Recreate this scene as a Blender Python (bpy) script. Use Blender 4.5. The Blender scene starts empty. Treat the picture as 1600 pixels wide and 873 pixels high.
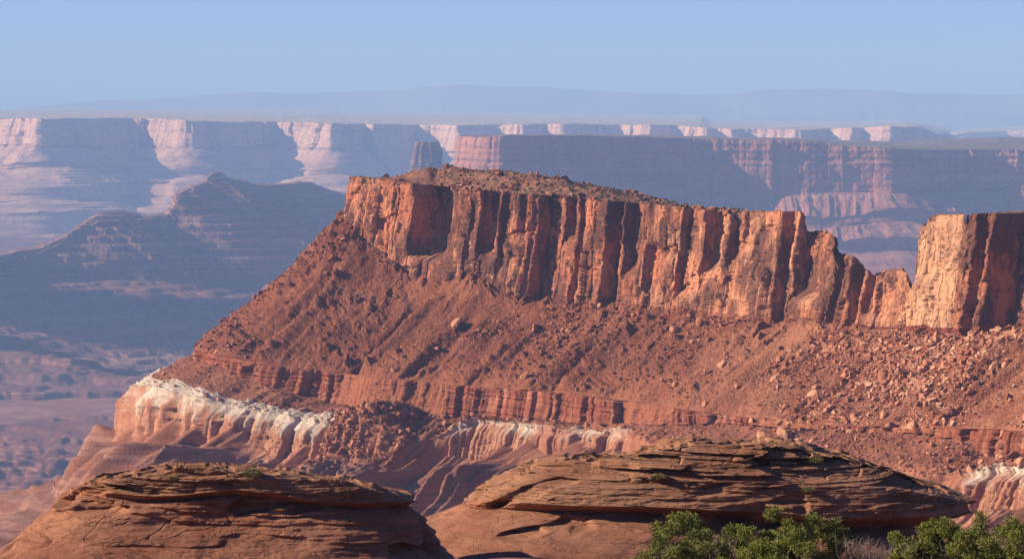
import bpy, math, random
import numpy as np
from mathutils import Vector, noise as mnoise

# ------------------------------------------------------------------ camera, light, exposure
C = bpy.context.scene.collection
scene = bpy.context.scene
F = 4000.0                                   # focal length in photograph pixels (1600 wide)
PITCH = math.atan((436.5 - 178.0) / F)
CT, ST = math.cos(PITCH), math.sin(PITCH)
cam = bpy.data.objects.new('camera', bpy.data.cameras.new('camera'))
C.objects.link(cam)
cam.location = (0, 0, 0)
cam.rotation_euler = (math.pi / 2 - PITCH, 0, 0)
cam.data.sensor_width = 36.0
cam.data.lens = 36.0 * F / 1600.0
cam.data.clip_start = 1.0
cam.data.clip_end = 90000.0
scene.camera = cam

SUN_EL, SUN_AZ = 23.0, 2.0                   # elevation; degrees towards the viewer from due left
d2s = Vector((-math.cos(math.radians(SUN_AZ)) * math.cos(math.radians(SUN_EL)),
              -math.sin(math.radians(SUN_AZ)) * math.cos(math.radians(SUN_EL)),
              math.sin(math.radians(SUN_EL))))
sun = bpy.data.objects.new('sun', bpy.data.lights.new('sun', 'SUN'))
C.objects.link(sun)
sun.data.energy = 5.0
sun.data.angle = math.radians(0.5)
sun.data.color = (1.0, 0.81, 0.62)
sun.rotation_euler = d2s.to_track_quat('Z', 'Y').to_euler()

world = bpy.data.worlds.new('World'); scene.world = world
world.use_nodes = True
wn, wl = world.node_tree.nodes, world.node_tree.links
sky = wn.new('ShaderNodeTexSky'); sky.sky_type = 'NISHITA'; sky.sun_disc = False
sky.sun_elevation = math.radians(SUN_EL)
sky.sun_rotation = math.atan2(d2s.x, d2s.y)  # azimuth from +Y, clockwise
sky.altitude = 1800; sky.air_density = 1.0; sky.dust_density = 0.3; sky.ozone_density = 3.0
tint = wn.new('ShaderNodeMix'); tint.data_type = 'RGBA'; tint.blend_type = 'MULTIPLY'
tint.inputs[0].default_value = 1.0
tint.inputs[7].default_value = (0.66, 0.79, 1.32, 1)
wl.new(sky.outputs[0], tint.inputs[6])
bg = wn['Background']; wl.new(tint.outputs[2], bg.inputs[0]); bg.inputs[1].default_value = 0.058

scene.view_settings.view_transform = 'Standard'
scene.view_settings.look = 'None'
scene.view_settings.exposure = 1.05
scene.view_settings.gamma = 1.0
scene.cycles.max_bounces = 4
scene.cycles.diffuse_bounces = 1
scene.cycles.glossy_bounces = 1
scene.cycles.volume_bounces = 0
scene.cycles.use_denoising = True

# ------------------------------------------------------------------ projection helpers
def rayc(py):
    dy = -(np.asarray(py, float) - 436.5) / F
    return CT + dy * ST, -ST + dy * CT
def zray(py, Y):
    yc, zc = rayc(py); return Y * zc / yc
def at(px, py, Y):
    yc, zc = rayc(py)
    return ((px - 800.0) / F * Y / yc, Y, Y * zc / yc)
def proj(X, Y, Z):
    d = Y * CT - Z * ST
    return 800 + F * X / d, 436.5 - F * (Y * ST + Z * CT) / d

# ------------------------------------------------------------------ numpy noise
def _h(ix, iy, iz, seed):
    with np.errstate(over='ignore'):
        n = (ix.astype(np.uint32) * np.uint32(374761393) + iy.astype(np.uint32) * np.uint32(668265263)
             + iz.astype(np.uint32) * np.uint32(2147483647) + np.uint32((seed * 974634777) & 0xffffffff))
        n = (n ^ (n >> np.uint32(13))) * np.uint32(1274126177)
        n = n ^ (n >> np.uint32(16))
        n = n * np.uint32(2246822519); n = n ^ (n >> np.uint32(15))
    return n.astype(np.float64) * (1.0 / 4294967295.0)
def vn(x, y, z=None, seed=0):
    x = np.asarray(x, float); y = np.asarray(y, float)
    x, y = np.broadcast_arrays(x, y)
    three = z is not None
    fx = np.floor(x); fy = np.floor(y); ix = fx.astype(np.int64); iy = fy.astype(np.int64)
    tx = x - fx; ty = y - fy
    tx = tx * tx * tx * (tx * (tx * 6 - 15) + 10); ty = ty * ty * ty * (ty * (ty * 6 - 15) + 10)
    if three:
        z = np.broadcast_to(np.asarray(z, float), x.shape)
        fz = np.floor(z); iz = fz.astype(np.int64); tz = z - fz; tz = tz * tz * tz * (tz * (tz * 6 - 15) + 10)
    else:
        iz = np.zeros_like(ix)
    def layer(k):
        a = _h(ix, iy, iz + k, seed); b = _h(ix + 1, iy, iz + k, seed)
        c = _h(ix, iy + 1, iz + k, seed); d = _h(ix + 1, iy + 1, iz + k, seed)
        p = a + (b - a) * tx; q = c + (d - c) * tx
        return p + (q - p) * ty
    r = layer(0)
    if three: r = r + (layer(1) - r) * tz
    return r * 2 - 1
def fbm(x, y, z=None, seed=0, o=4, g=0.5, ridged=False):
    r = 0; a = 1.0; s = 0
    for i in range(o):
        k = 2.03 ** i
        n = vn(x * k + i * 17.3, y * k - i * 9.1, None if z is None else z * k + i * 5.7, seed + i)
        if ridged: n = 1 - 2 * np.abs(n)
        r = r + a * n; s += a; a *= g
    return r / s
def worley(x, y, seed=0, jit=0.9):
    """F1, F2-F1, random value of the nearest cell"""
    x, y = np.broadcast_arrays(np.asarray(x, float), np.asarray(y, float))
    ix = np.floor(x).astype(np.int64); iy = np.floor(y).astype(np.int64)
    f1 = np.full(x.shape, 9.0); f2 = np.full(x.shape, 9.0); rid = np.zeros(x.shape)
    zz = np.zeros_like(ix)
    for a in (-1, 0, 1):
        for b in (-1, 0, 1):
            cx, cy = ix + a, iy + b
            px = cx + 0.5 + jit * (_h(cx, cy, zz, seed) - 0.5); py = cy + 0.5 + jit * (_h(cx, cy, zz, seed + 7) - 0.5)
            d = np.hypot(px - x, py - y)
            r = _h(cx, cy, zz, seed + 13)
            m = d < f1
            f2 = np.where(m, f1, np.minimum(f2, d)); rid = np.where(m, r, rid); f1 = np.where(m, d, f1)
    return f1, f2 - f1, rid
def cells1(x, seed=0, jit=0.8):
    """1-D cells of irregular width: (distance to nearest border, cell random)"""
    i = np.floor(x).astype(np.int64); zz = np.zeros_like(i)
    def b(k): return k + jit * (_h(k, zz, zz, seed) - 0.5)
    lo = b(i); below = x < lo
    k = np.where(below, i - 1, i); L = b(k); R = b(k + 1)
    k2 = np.where(x >= R, k + 1, k); L = b(k2); R = b(k2 + 1)
    return np.minimum(x - L, R - x), _h(k2, zz, zz, seed + 5), (x - L) / (R - L)
def sm(x, a, b):
    t = np.clip((x - a) / (b - a), 0, 1); return t * t * (3 - 2 * t)
def gsm(a, sig, axis=0):
    if sig <= 0: return a
    n = int(sig * 3) + 1
    k = np.exp(-0.5 * (np.arange(-n, n + 1) / sig) ** 2); k /= k.sum()
    a = np.asarray(a, float)
    if a.ndim == 1:
        # extend by linear extrapolation
        p = np.concatenate([2 * a[0] - a[n:0:-1], a, 2 * a[-1] - a[-2:-n - 2:-1]])
        return np.convolve(p, k, 'valid')
    return np.stack([gsm(a[:, i], sig) for i in range(a.shape[1])], 1)
def tab(t, x):
    t = sorted(t); return np.interp(x, [p[0] for p in t], [p[1] for p in t])
def catmull(pts, per=60):
    P = np.array(pts, float); P = np.vstack([2 * P[0] - P[1], P, 2 * P[-1] - P[-2]])
    out = []
    t = np.linspace(0, 1, per, endpoint=False)[:, None]
    for i in range(1, len(P) - 2):
        a, b, c, d = P[i - 1], P[i], P[i + 1], P[i + 2]
        out.append(0.5 * ((2 * b) + (c - a) * t + (2 * a - 5 * b + 4 * c - d) * t ** 2 + (3 * b - a - 3 * c + d) * t ** 3))
    out.append(P[-2][None]); return np.vstack(out)
def resample(P, n, w=None):
    """uniform in the weighted arc length"""
    seg = np.hypot(*(np.diff(P[:, :2], axis=0).T))
    if w is not None: seg = seg * w
    cum = np.concatenate([[0], np.cumsum(seg)]); u = np.linspace(0, cum[-1], n)
    return np.stack([np.interp(u, cum, P[:, i]) for i in range(P.shape[1])], 1)
def normals(P):
    T = np.gradient(P, axis=0); T /= np.linalg.norm(T, axis=1)[:, None] + 1e-9
    return T

# ------------------------------------------------------------------ object helpers
def tag(o, label=None, cat=None, group=None, kind=None):
    if label: o['label'] = label
    if cat: o['category'] = cat
    if group: o['group'] = group
    if kind: o['kind'] = kind
    return o
def empty(name, loc=(0, 0, 0), **k):
    o = bpy.data.objects.new(name, None); C.objects.link(o); o.location = loc
    o.empty_display_size = 5; return tag(o, **k)
def link(name, me, mat=None, parent=None):
    o = bpy.data.objects.new(name, me); C.objects.link(o)
    if mat is not None: me.materials.append(mat)
    if parent is not None:
        o.parent = parent; o.location = -parent.location
    return o
def grid_mesh(name, V, smooth=True, attrs=None, flip=False, closed=False):
    """V: rows x cols x 3"""
    R, K = V.shape[:2]
    me = bpy.data.meshes.new(name)
    idx = np.arange(R * K).reshape(R, K)
    if closed: idx = np.concatenate([idx, idx[:, :1]], 1)
    q = np.stack([idx[:-1, :-1], idx[:-1, 1:], idx[1:, 1:], idx[1:, :-1]], -1).reshape(-1, 4)
    if flip: q = q[:, ::-1]
    return raw_mesh(me, V.reshape(-1, 3), q, smooth, attrs)
def raw_mesh(me, verts, faces, smooth=True, attrs=None):
    n, k = faces.shape
    me.vertices.add(len(verts)); me.vertices.foreach_set('co', np.ascontiguousarray(verts, np.float32).ravel())
    me.loops.add(n * k); me.loops.foreach_set('vertex_index', np.ascontiguousarray(faces, np.int32).ravel())
    me.polygons.add(n); me.polygons.foreach_set('loop_start', np.arange(0, n * k, k, dtype=np.int32))
    me.polygons.foreach_set('loop_total', np.full(n, k, np.int32))
    me.polygons.foreach_set('use_smooth', np.full(n, smooth, bool))
    for a, v in (attrs or {}).items():
        at_ = me.attributes.new(a, 'FLOAT', 'POINT'); at_.data.foreach_set('value', np.ascontiguousarray(v, np.float32).ravel())
    me.update(calc_edges=True); me.validate()
    return me

# ------------------------------------------------------------------ materials
def lin(c):
    return tuple((v / 255 / 12.92 if v / 255 <= 0.04045 else ((v / 255 + 0.055) / 1.055) ** 2.4) for v in c) + (1,)
ALB = (.90, .84, .80)
class NB:
    """small node-tree builder"""
    def __init__(s, name):
        s.m = bpy.data.materials.new(name); s.m.use_nodes = True
        s.t = s.m.node_tree; s.b = s.t.nodes['Principled BSDF']
        s.b.inputs['Roughness'].default_value = 0.9; s.b.inputs['Specular IOR Level'].default_value = 0.105
        s.geo = s.t.nodes.new('ShaderNodeNewGeometry'); s.pos = s.geo.outputs['Position']
    def n(s, typ, **k):
        nd = s.t.nodes.new(typ)
        for a, v in k.items(): setattr(nd, a, v)
        return nd
    def put(s, sock, v):
        if isinstance(v, bpy.types.NodeSocket): s.t.links.new(v, sock)
        else: sock.default_value = v
    def map(s, sc, rot=(0, 0, 0), src=None):
        m = s.n('ShaderNodeMapping'); s.put(m.inputs[0], src or s.pos); m.inputs['Scale'].default_value = sc
        m.inputs['Rotation'].default_value = rot; return m.outputs[0]
    def noise(s, sc, scale=1, detail=5, rough=0.6, dist=0, out=0, rot=(0, 0, 0)):
        v = s.map(sc, rot); n = s.n('ShaderNodeTexNoise'); s.put(n.inputs['Vector'], v)
        n.inputs['Scale'].default_value = scale; n.inputs['Detail'].default_value = detail
        n.inputs['Roughness'].default_value = rough; n.inputs['Distortion'].default_value = dist
        return n.outputs[out]
    def voro(s, sc, feat='F1', out=0, rand=1, rot=(0, 0, 0)):
        n = s.n('ShaderNodeTexVoronoi', feature=feat); s.put(n.inputs['Vector'], s.map(sc, rot))
        n.inputs['Scale'].default_value = 1; n.inputs['Randomness'].default_value = rand
        return n.outputs[out]
    def ramp(s, v, stops, interp='LINEAR'):
        r = s.n('ShaderNodeValToRGB'); s.put(r.inputs[0], v); e = r.color_ramp.elements
        r.color_ramp.interpolation = interp
        while len(e) < len(stops): e.new(0.5)
        for i, (p, c) in enumerate(stops):
            e[i].position = p; e[i].color = c if len(c) == 4 else tuple(c) + (1,)
        return r.outputs[0]
    def rng(s, v, a, b, c=0, d=1):
        m = s.n('ShaderNodeMapRange'); s.put(m.inputs[0], v)
        for i, x in enumerate((a, b, c, d)): m.inputs[i + 1].default_value = x
        return m.outputs[0]
    def mix(s, f, a, b, mode='MIX'):
        m = s.n('ShaderNodeMix', data_type='RGBA', blend_type=mode)
        s.put(m.inputs[0], f); s.put(m.inputs[6], a); s.put(m.inputs[7], b); return m.outputs[2]
    def math(s, op, a, b=0.0, c=0.0):
        m = s.n('ShaderNodeMath', operation=op); s.put(m.inputs[0], a); s.put(m.inputs[1], b); s.put(m.inputs[2], c); return m.outputs[0]
    def sep(s, i, src=None):
        m = s.n('ShaderNodeSeparateXYZ'); s.put(m.inputs[0], src or s.pos); return m.outputs[i]
    def attr(s, name):
        m = s.n('ShaderNodeAttribute', attribute_name=name); return m.outputs['Fac']
    def bump(s, h, dist, strength=1.0, prev=None):
        b = s.n('ShaderNodeBump'); s.put(b.inputs['Height'], h); b.inputs['Distance'].default_value = dist
        b.inputs['Strength'].default_value = strength
        if prev is not None: s.put(b.inputs['Normal'], prev)
        return b.outputs[0]
    def done(s, col, nrm=None, rough=None):
        s.put(s.b.inputs['Base Color'], s.mix(1.0, col, (ALB[0], ALB[1], ALB[2], 1), 'MULTIPLY'))
        if nrm is not None: s.put(s.b.inputs['Normal'], nrm)
        if rough is not None: s.put(s.b.inputs['Roughness'], rough)
        return s.m

# ------------------------------------------------------------------ landform sheets
def solve_levels(P, N, z0, levels, hold=None, extra=None):
    """Follow a wall outwards and down: every level is met where the slope from the level above reaches the
    given height line.  Returns lists of D (distance from the rim) and Z per level."""
    X0, Y0 = P[:, 0], P[:, 1]
    D = [np.zeros(len(P))]; Z = [z0.copy()]
    for L in levels:
        t = L['t']; Dp, Zp = D[-1], Z[-1]
        Nl = N if L.get('sm', 0) == 0 else gsm(N, L['sm'])
        Bl = P if L.get('sm', 0) == 0 else gsm(P, L['sm'])
        L['N'] = Nl / np.linalg.norm(Nl, axis=1)[:, None]; L['B'] = Bl
        if 'z' in L:
            zt = np.broadcast_to(np.asarray(L['z'], float), Zp.shape)
            d = Dp + np.maximum(Zp - zt, L.get('min', 1.0)) / t
        else:
            lo = Dp.copy(); hi = Dp + L.get('max', 500.0)
            for _ in range(30):
                m = 0.5 * (lo + hi)
                x = L['B'][:, 0] + L['N'][:, 0] * m; y = L['B'][:, 1] + L['N'][:, 1] * m; z = Zp - t * (m - Dp)
                px, _py = proj(x, y, z)
                up = z > zray(tab(L['y'], px), y)
                lo = np.where(up, m, lo); hi = np.where(up, hi, m)
            d = np.maximum(lo, Dp + L.get('min', 1.0) / t)
        if np.ndim(t): pass
        if L.get('blur', 0): d = np.maximum(gsm(d, L['blur']), Dp + L.get('min', 1.0) / t)
        z = Zp - t * (d - Dp)
        if 'y' in L:                              # meet the measured line exactly
            x = L['B'][:, 0] + L['N'][:, 0] * d; y = L['B'][:, 1] + L['N'][:, 1] * d
            z = np.minimum(zray(tab(L['y'], proj(x, y, z)[0]), y), Zp - L.get('min', 1.0))
        if hold is not None:                      # beyond the nose: keep the heights met at the nose
            a, b = hold; i = np.arange(len(z)); w = sm(i, a, b); zn = z[a]
            z = z * (1 - w) + zn * w; z = np.minimum(z, Zp - L.get('min', 1.0)); d = Dp + (Zp - z) / t
        D.append(d); Z.append(z)
    return D, Z

def rows_of(P, N, D, Z, levels, curve=None):
    """rows x cols arrays: base xy, normal, D, Z, level coordinate"""
    Bs, Ns, Ds, Zs, Ls = [], [], [], [], []
    Bp, Np = P, N
    for k, L in enumerate(levels):
        n = L['rows']; u = np.linspace(0, 1, n, endpoint=(k == len(levels) - 1))
        for a in u:
            c = a
            sag = L.get('sag', 0.0)
            Bs.append(Bp * (1 - a) + L['B'] * a); Ns.append(Np * (1 - a) + L['N'] * a)
            Ds.append(D[k] * (1 - a) + D[k + 1] * a); Zs.append(Z[k] * (1 - a) + Z[k + 1] * a - sag * 4 * a * (1 - a) * (Z[k] - Z[k + 1]))
            Ls.append(k + a)
        Bp, Np = L['B'], L['N']
    Ns = np.array(Ns); Ns /= np.linalg.norm(Ns, axis=2)[:, :, None]
    return np.array(Bs), Ns, np.array(Ds), np.array(Zs), np.array(Ls)

def row_starts(levels):
    r = [0]
    for L in levels: r.append(r[-1] + L['rows'])
    r[-1] -= 1
    return r

def cols_for(Pd, off, n, lenw=0.12, far=0):
    """choose n columns of the dense path so that they fall evenly in the picture"""
    T = np.gradient(Pd, axis=0); T /= np.linalg.norm(T, axis=1)[:, None]; N = np.stack([-T[:, 1], T[:, 0]], 1)
    N = gsm(N, 60); N /= np.linalg.norm(N, axis=1)[:, None]
    s = np.concatenate([[0], np.cumsum(np.hypot(*np.diff(Pd, axis=0).T))])
    o = off(s, Pd)
    Q = Pd + N * o[:, None]
    px, _ = proj(Q[:, 0], Q[:, 1], np.full(len(Q), -100.0))
    Q2 = Pd + N * far; px2, _ = proj(Q2[:, 0], Q2[:, 1], np.full(len(Q2), -220.)) if far else (px, 0)
    w = np.hypot(np.maximum(np.abs(np.diff(px)), .55 * np.minimum(np.abs(np.diff(px2)), 8)), lenw * F / 2000 * np.hypot(*np.diff(Q, axis=0).T)) + 1e-4
    cum = np.concatenate([[0], np.cumsum(w)]); u = np.linspace(0, cum[-1], n)
    S = np.interp(u, cum, s)
    g = lambda a: np.interp(S, s, a)
    P = np.stack([g(Pd[:, 0]), g(Pd[:, 1])], 1); Nn = np.stack([g(N[:, 0]), g(N[:, 1])], 1)
    Nn /= np.linalg.norm(Nn, axis=1)[:, None]
    return P, Nn, S

# ------------------------------------------------------------------ rock materials
def cliff_mat(name, base, dark, pale, varn=0.5, bed=3.0, scale=1.0, bumpd=0.6, alt=None):
    m = NB(name); z = m.sep(2)
    big = m.noise((.012 / scale, .012 / scale, .02 / scale), detail=4)
    streak = m.noise((.10 / scale, .10 / scale, .026 / scale), detail=5, rough=.65, dist=.6)
    beds = m.noise((.004 / scale, .004 / scale, .35 / bed), detail=4, rough=.7)
    fine = m.noise((.5 / scale, .5 / scale, .35 / scale), detail=6, rough=.7)
    col = m.mix(m.rng(fine, .3, .7), tuple(c * .86 for c in base[:3]) + (1,), tuple(min(1, c * 1.12) for c in base[:3]) + (1,))
    col = m.mix(m.rng(beds, .58, .72, 0, .55), col, pale)
    col = m.mix(m.rng(beds, .42, .34, 0, .35), col, dark)
    if alt: col = m.mix(m.math('MULTIPLY', m.attr('pale'), m.rng(big, .30, .50, .35, 1)), col, alt)  # paler tone that puts the tower's sunlit look into the colour
    v = m.math('ADD', m.math('MULTIPLY', streak, .55), m.math('MULTIPLY', big, .6))
    vf = m.rng(v, .53, .61, 0, varn)
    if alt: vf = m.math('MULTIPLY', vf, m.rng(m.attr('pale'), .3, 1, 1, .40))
    col = m.mix(vf, col, dark)
    blk = m.sep(0, m.voro((.085 / scale, .085 / scale, .05 / scale), 'F1', out=1)); bk_ = m.rng(blk, .45, .95, 0, .55 if alt else .3)
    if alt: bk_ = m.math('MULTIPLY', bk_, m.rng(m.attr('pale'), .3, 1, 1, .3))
    col = m.mix(bk_, col, dark); col = m.mix(m.rng(blk, .3, .05, 0, .35), col, pale)
    scab = m.noise((.06 / scale, .06 / scale, .11 / scale), detail=5, rough=.7, dist=1.5)
    col = m.mix(m.rng(scab, .62, .66, 0, .65), col, pale)
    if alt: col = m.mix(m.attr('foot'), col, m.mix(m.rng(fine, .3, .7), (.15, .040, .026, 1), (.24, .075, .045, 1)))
    if name == 'ledge_rock': col = m.mix(m.attr('bury'), col, m.mix(m.rng(fine, .35, .65), (.20, .068, .036, 1), (.31, .125, .065, 1)))
    h = m.math('ADD', m.math('MULTIPLY', fine, .6), m.math('MULTIPLY', m.noise((.02 / scale, .02 / scale, 1.6 / bed), detail=4, rough=.7), .5))
    crack = m.voro((.16 / scale, .16 / scale, .07 / scale), 'DISTANCE_TO_EDGE')
    h = m.math('ADD', h, m.rng(crack, 0, .06, -.5, 0))
    return m.done(col, m.bump(h, bumpd * scale))

def slope_mat(name, base, base2, pale, scale=1.0, bumpd=.8, pale_amt=.35, extra_beds=0.0, bedcol=None):
    m = NB(name)
    big = m.noise((.01 / scale, .01 / scale, .012 / scale), detail=4, dist=.5)
    mid = m.noise((.06 / scale, .06 / scale, .03 / scale), detail=5, rough=.65)
    fine = m.noise((.9 / scale, .9 / scale, .9 / scale), detail=5, rough=.75)
    col = m.mix(m.rng(big, .38, .62), base, base2)
    col = m.mix(m.rng(mid, .45, .7, 0, .5), col, tuple(c * .72 for c in base[:3]) + (1,))
    rub = m.voro((.62 / scale,) * 3, 'F1', out=1)
    rv = m.sep(0, rub)
    col = m.mix(m.math('MULTIPLY', m.rng(rv, .55, .95, 0, pale_amt), m.rng(mid, .35, .6)), col, pale)
    if extra_beds:
        b = m.noise((.003, .003, .25), detail=3, rough=.7)
        col = m.mix(m.rng(b, .5, .62, 0, extra_beds), col, bedcol or pale)
    rill = m.noise((.035 / scale, .035 / scale, .035 / scale), detail=7, rough=.75)
    col = m.mix(m.rng(rill, .50, .60, 0, .55), col, tuple(c * .60 for c in base[:3]) + (1,))
    if name == 'talus':      # pale sandy debris under the right half of the cliff
        fan = m.math('MULTIPLY', m.rng(m.sep(0), 20, 300), m.rng(m.noise((.018, .018, .008), detail=4, rough=.65), .40, .58))
        col = m.mix(m.math('MULTIPLY', fan, .6), col, (.43, .225, .13, 1))
    d = m.voro((.62 / scale,) * 3)
    h = m.math('ADD', m.math('MULTIPLY', fine, .7), m.math('MULTIPLY', d, -.7))
    return m.done(m.mix(m.rng(fine, .35, .65, 0, 1), m.mix(1.0, col, (.8, .8, .8, 1), 'MULTIPLY'), m.mix(1.0, col, (1.15, 1.12, 1.1, 1), 'MULTIPLY')), m.bump(h, bumpd * scale))

M = {}
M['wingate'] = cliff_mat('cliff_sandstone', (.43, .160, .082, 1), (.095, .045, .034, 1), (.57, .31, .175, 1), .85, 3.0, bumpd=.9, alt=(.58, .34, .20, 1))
M['talus'] = slope_mat('talus', (.170, .056, .030, 1), (.25, .095, .048, 1), (.42, .24, .15, 1))
M['ledge'] = cliff_mat('ledge_rock', (.27, .085, .045, 1), (.10, .038, .026, 1), (.46, .24, .15, 1), .35, 1.2, .5, .5)
M['bench'] = slope_mat('bench_slope', (.22, .082, .045, 1), (.27, .12, .075, 1), (.42, .26, .18, 1), .8)

def white_mat():
    m = NB('white_rim_rock')
    u = m.attr('down'); n1 = m.noise((.12, .12, .10), detail=5, rough=.65)
    streak = m.noise((.32, .32, .065), detail=5, rough=.7)
    n0 = m.noise((.035, .035, .01), detail=4, rough=.7)
    w = m.rng(m.math('ADD', m.math('ADD', u, m.math('MULTIPLY', n1, .7)), m.math('MULTIPLY', n0, 1.3)), 1.22, 1.50)     # 0 = white top, 1 = red foot
    white = m.mix(m.rng(n1, .35, .65), (.58, .52, .43, 1), (.36, .31, .26, 1))
    red = m.mix(m.rng(streak, .35, .65), (.27, .105, .06, 1), (.44, .25, .16, 1))
    col = m.mix(w, white, red)
    col = m.mix(m.rng(streak, .60, .70, 0, .7), col, (.12, .06, .04, 1))
    col = m.mix(m.math('SUBTRACT', 1.0, m.attr('white')), col, m.mix(m.rng(n1, .4, .6), (.26, .10, .055, 1), (.33, .15, .09, 1)))
    fine = m.noise((.6, .6, .4), detail=6, rough=.7)
    return m.done(col, m.bump(fine, .7))
M['white'] = white_mat()
def badland_mat():
    m = NB('badland_slope')
    beds = m.noise((.004, .004, .09), detail=4, rough=.65); n1 = m.noise((.02, .02, .03), detail=5)
    fine = m.noise((.5, .5, .3), detail=6, rough=.75)
    col = m.ramp(beds, [(.30, (.24, .10, .065, 1)), (.42, (.33, .15, .09, 1)), (.50, (.22, .10, .075, 1)), (.58, (.38, .21, .15, 1)), (.68, (.26, .12, .085, 1))])
    col = m.mix(m.rng(n1, .5, .7, 0, .5), col, (.30, .19, .15, 1))
    col = m.mix(m.rng(fine, .55, .75, 0, .4), col, (.20, .09, .06, 1))
    veg = m.voro((.16, .16, .16)); col = m.mix(m.rng(veg, .16, .12, 0, .75), col, (.09, .085, .05, 1))
    return m.done(col, m.bump(fine, 1.6))
M['badland'] = badland_mat()

# ------------------------------------------------------------------ the main mesa
RIM = [(500,274),(548,276),(600,280),(633,286),(650,288),(700,296),(760,298),(800,303),(840,305),(900,309),(940,313),(1000,318),(1050,323),
       (1086,326),(1100,329),(1125,333),(1140,336),(1146,341),(1150,348),(1153,347),(1156,334),(1160,331),(1250,331),(1254,337),(1257,352),(1260,366),(1264,364),(1294,363),
       (1299,369),(1302,385),(1304,400),(1316,398),(1330,403),(1340,408),(1350,420),(1362,430),(1370,432),(1378,426),(1386,424),(1412,424),(1416,430),(1419,448),(1424,462),(1431,462),
       (1434,446),(1437,372),(1446,352),(1462,337),(1502,335),(1506,338),(1507.5,356),(1511,356),(1512,338),(1520,334),(1600,334),(1750,336),(2200,336)]
CB = [(535,340),(548,352),(570,374),(600,396),(625,414),(650,430),(700,436),(740,430),(765,440),(790,458),(830,467),(880,472),(940,475),(1000,482),(1060,487),(1120,494),
      (1180,501),(1280,503),(1340,505),(1365,514),(1440,519),(1520,524),(1560,512),(1600,505),(1800,500)]
WALLPTS = [(2300,1180),(2150,1240),(2000,1310),(1850,1385),(1720,1450),(1600,1530),(1540,1570),(1500,1595),(1420,1645),(1360,1682),(1300,1722),(1200,1790),(1100,1850),(1000,1905),(900,1960),
           (800,2010),(700,2060),(633,2092),(590,2112)]
STRIPS = [  # px of the left edge, width in px, reach from the rim (0) to the foot (1)
    (633, 56, 0, .80), (722, 6, .15, 1), (738, 24, 0, .75), (769, 8, 0, .9), (800, 5, .0, .45), (824, 24, 0, 1), (868, 11, 0, .45), (890, 12, 0, 1), (903, 6, .5, 1),
    (934, 26, 0, 1), (968, 16, 0, .7), (1004, 9, .4, 1), (1054, 16, 0, .9), (1088, 22, 0, .6), (1126, 8, 0, .5), (1143, 6, 0, .4), (1186, 13, .55, 1), (1205, 16, 0, 1), (1236, 22, 0, .75),
    (1293, 9, 0, 1), (1319, 14, 0, 1), (1346, 9, 0, .8), (1362, 6, .0, 1), (1410, 9, 0, .6), (1505, 14, 0, 1), (1538, 40, 0, 1), (1700, 14, 0, 1), (1800, 20, 0, 1), (1950, 20, 0, 1)]

front = np.array([[at(p, 330, Y)[0], Y] for p, Y in WALLPTS])
Wt = [(500,40),(590,95),(633,120),(800,165),(1000,120),(1060,60),(1150,30),(1437,26),(1460,36),(1600,46),(2300,120)]
fr = catmull(front, 80)
Tt = np.gradient(fr, axis=0); Tt /= np.linalg.norm(Tt, axis=1)[:, None]; Nn = np.stack([-Tt[:, 1], Tt[:, 0]], 1)
fpx = proj(fr[:, 0], fr[:, 1], np.full(len(fr), -90.))[0]
bk = fr - gsm(Nn, 40) * tab(Wt, fpx)[:, None]
nose = np.array([[-128, 2126], [-137, 2146], [-134, 2168], [-116, 2188], [-84, 2202], [-48, 2206]])
ctrl = np.vstack([fr[::40], nose, bk[::-1][60::40]])
allp = catmull(ctrl, 200)
allp = resample(allp, 24000)
_g = gsm(allp, 260); _w = sm(allp[:, 0], -60, 0)[:, None]; allp = allp * (1 - _w) + _g * _w
nf = int(np.argmin(allp[:, 0]))                       # index of the nose on the dense path
pdense = proj(allp[:, 0], allp[:, 1], np.full(len(allp), -90.))[0]
pref_d = np.where(np.arange(len(allp)) <= nf, pdense, 0)
bref = np.interp(np.linspace(0, 1, len(allp) - nf), [0, 1], [0, 1])
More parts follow.
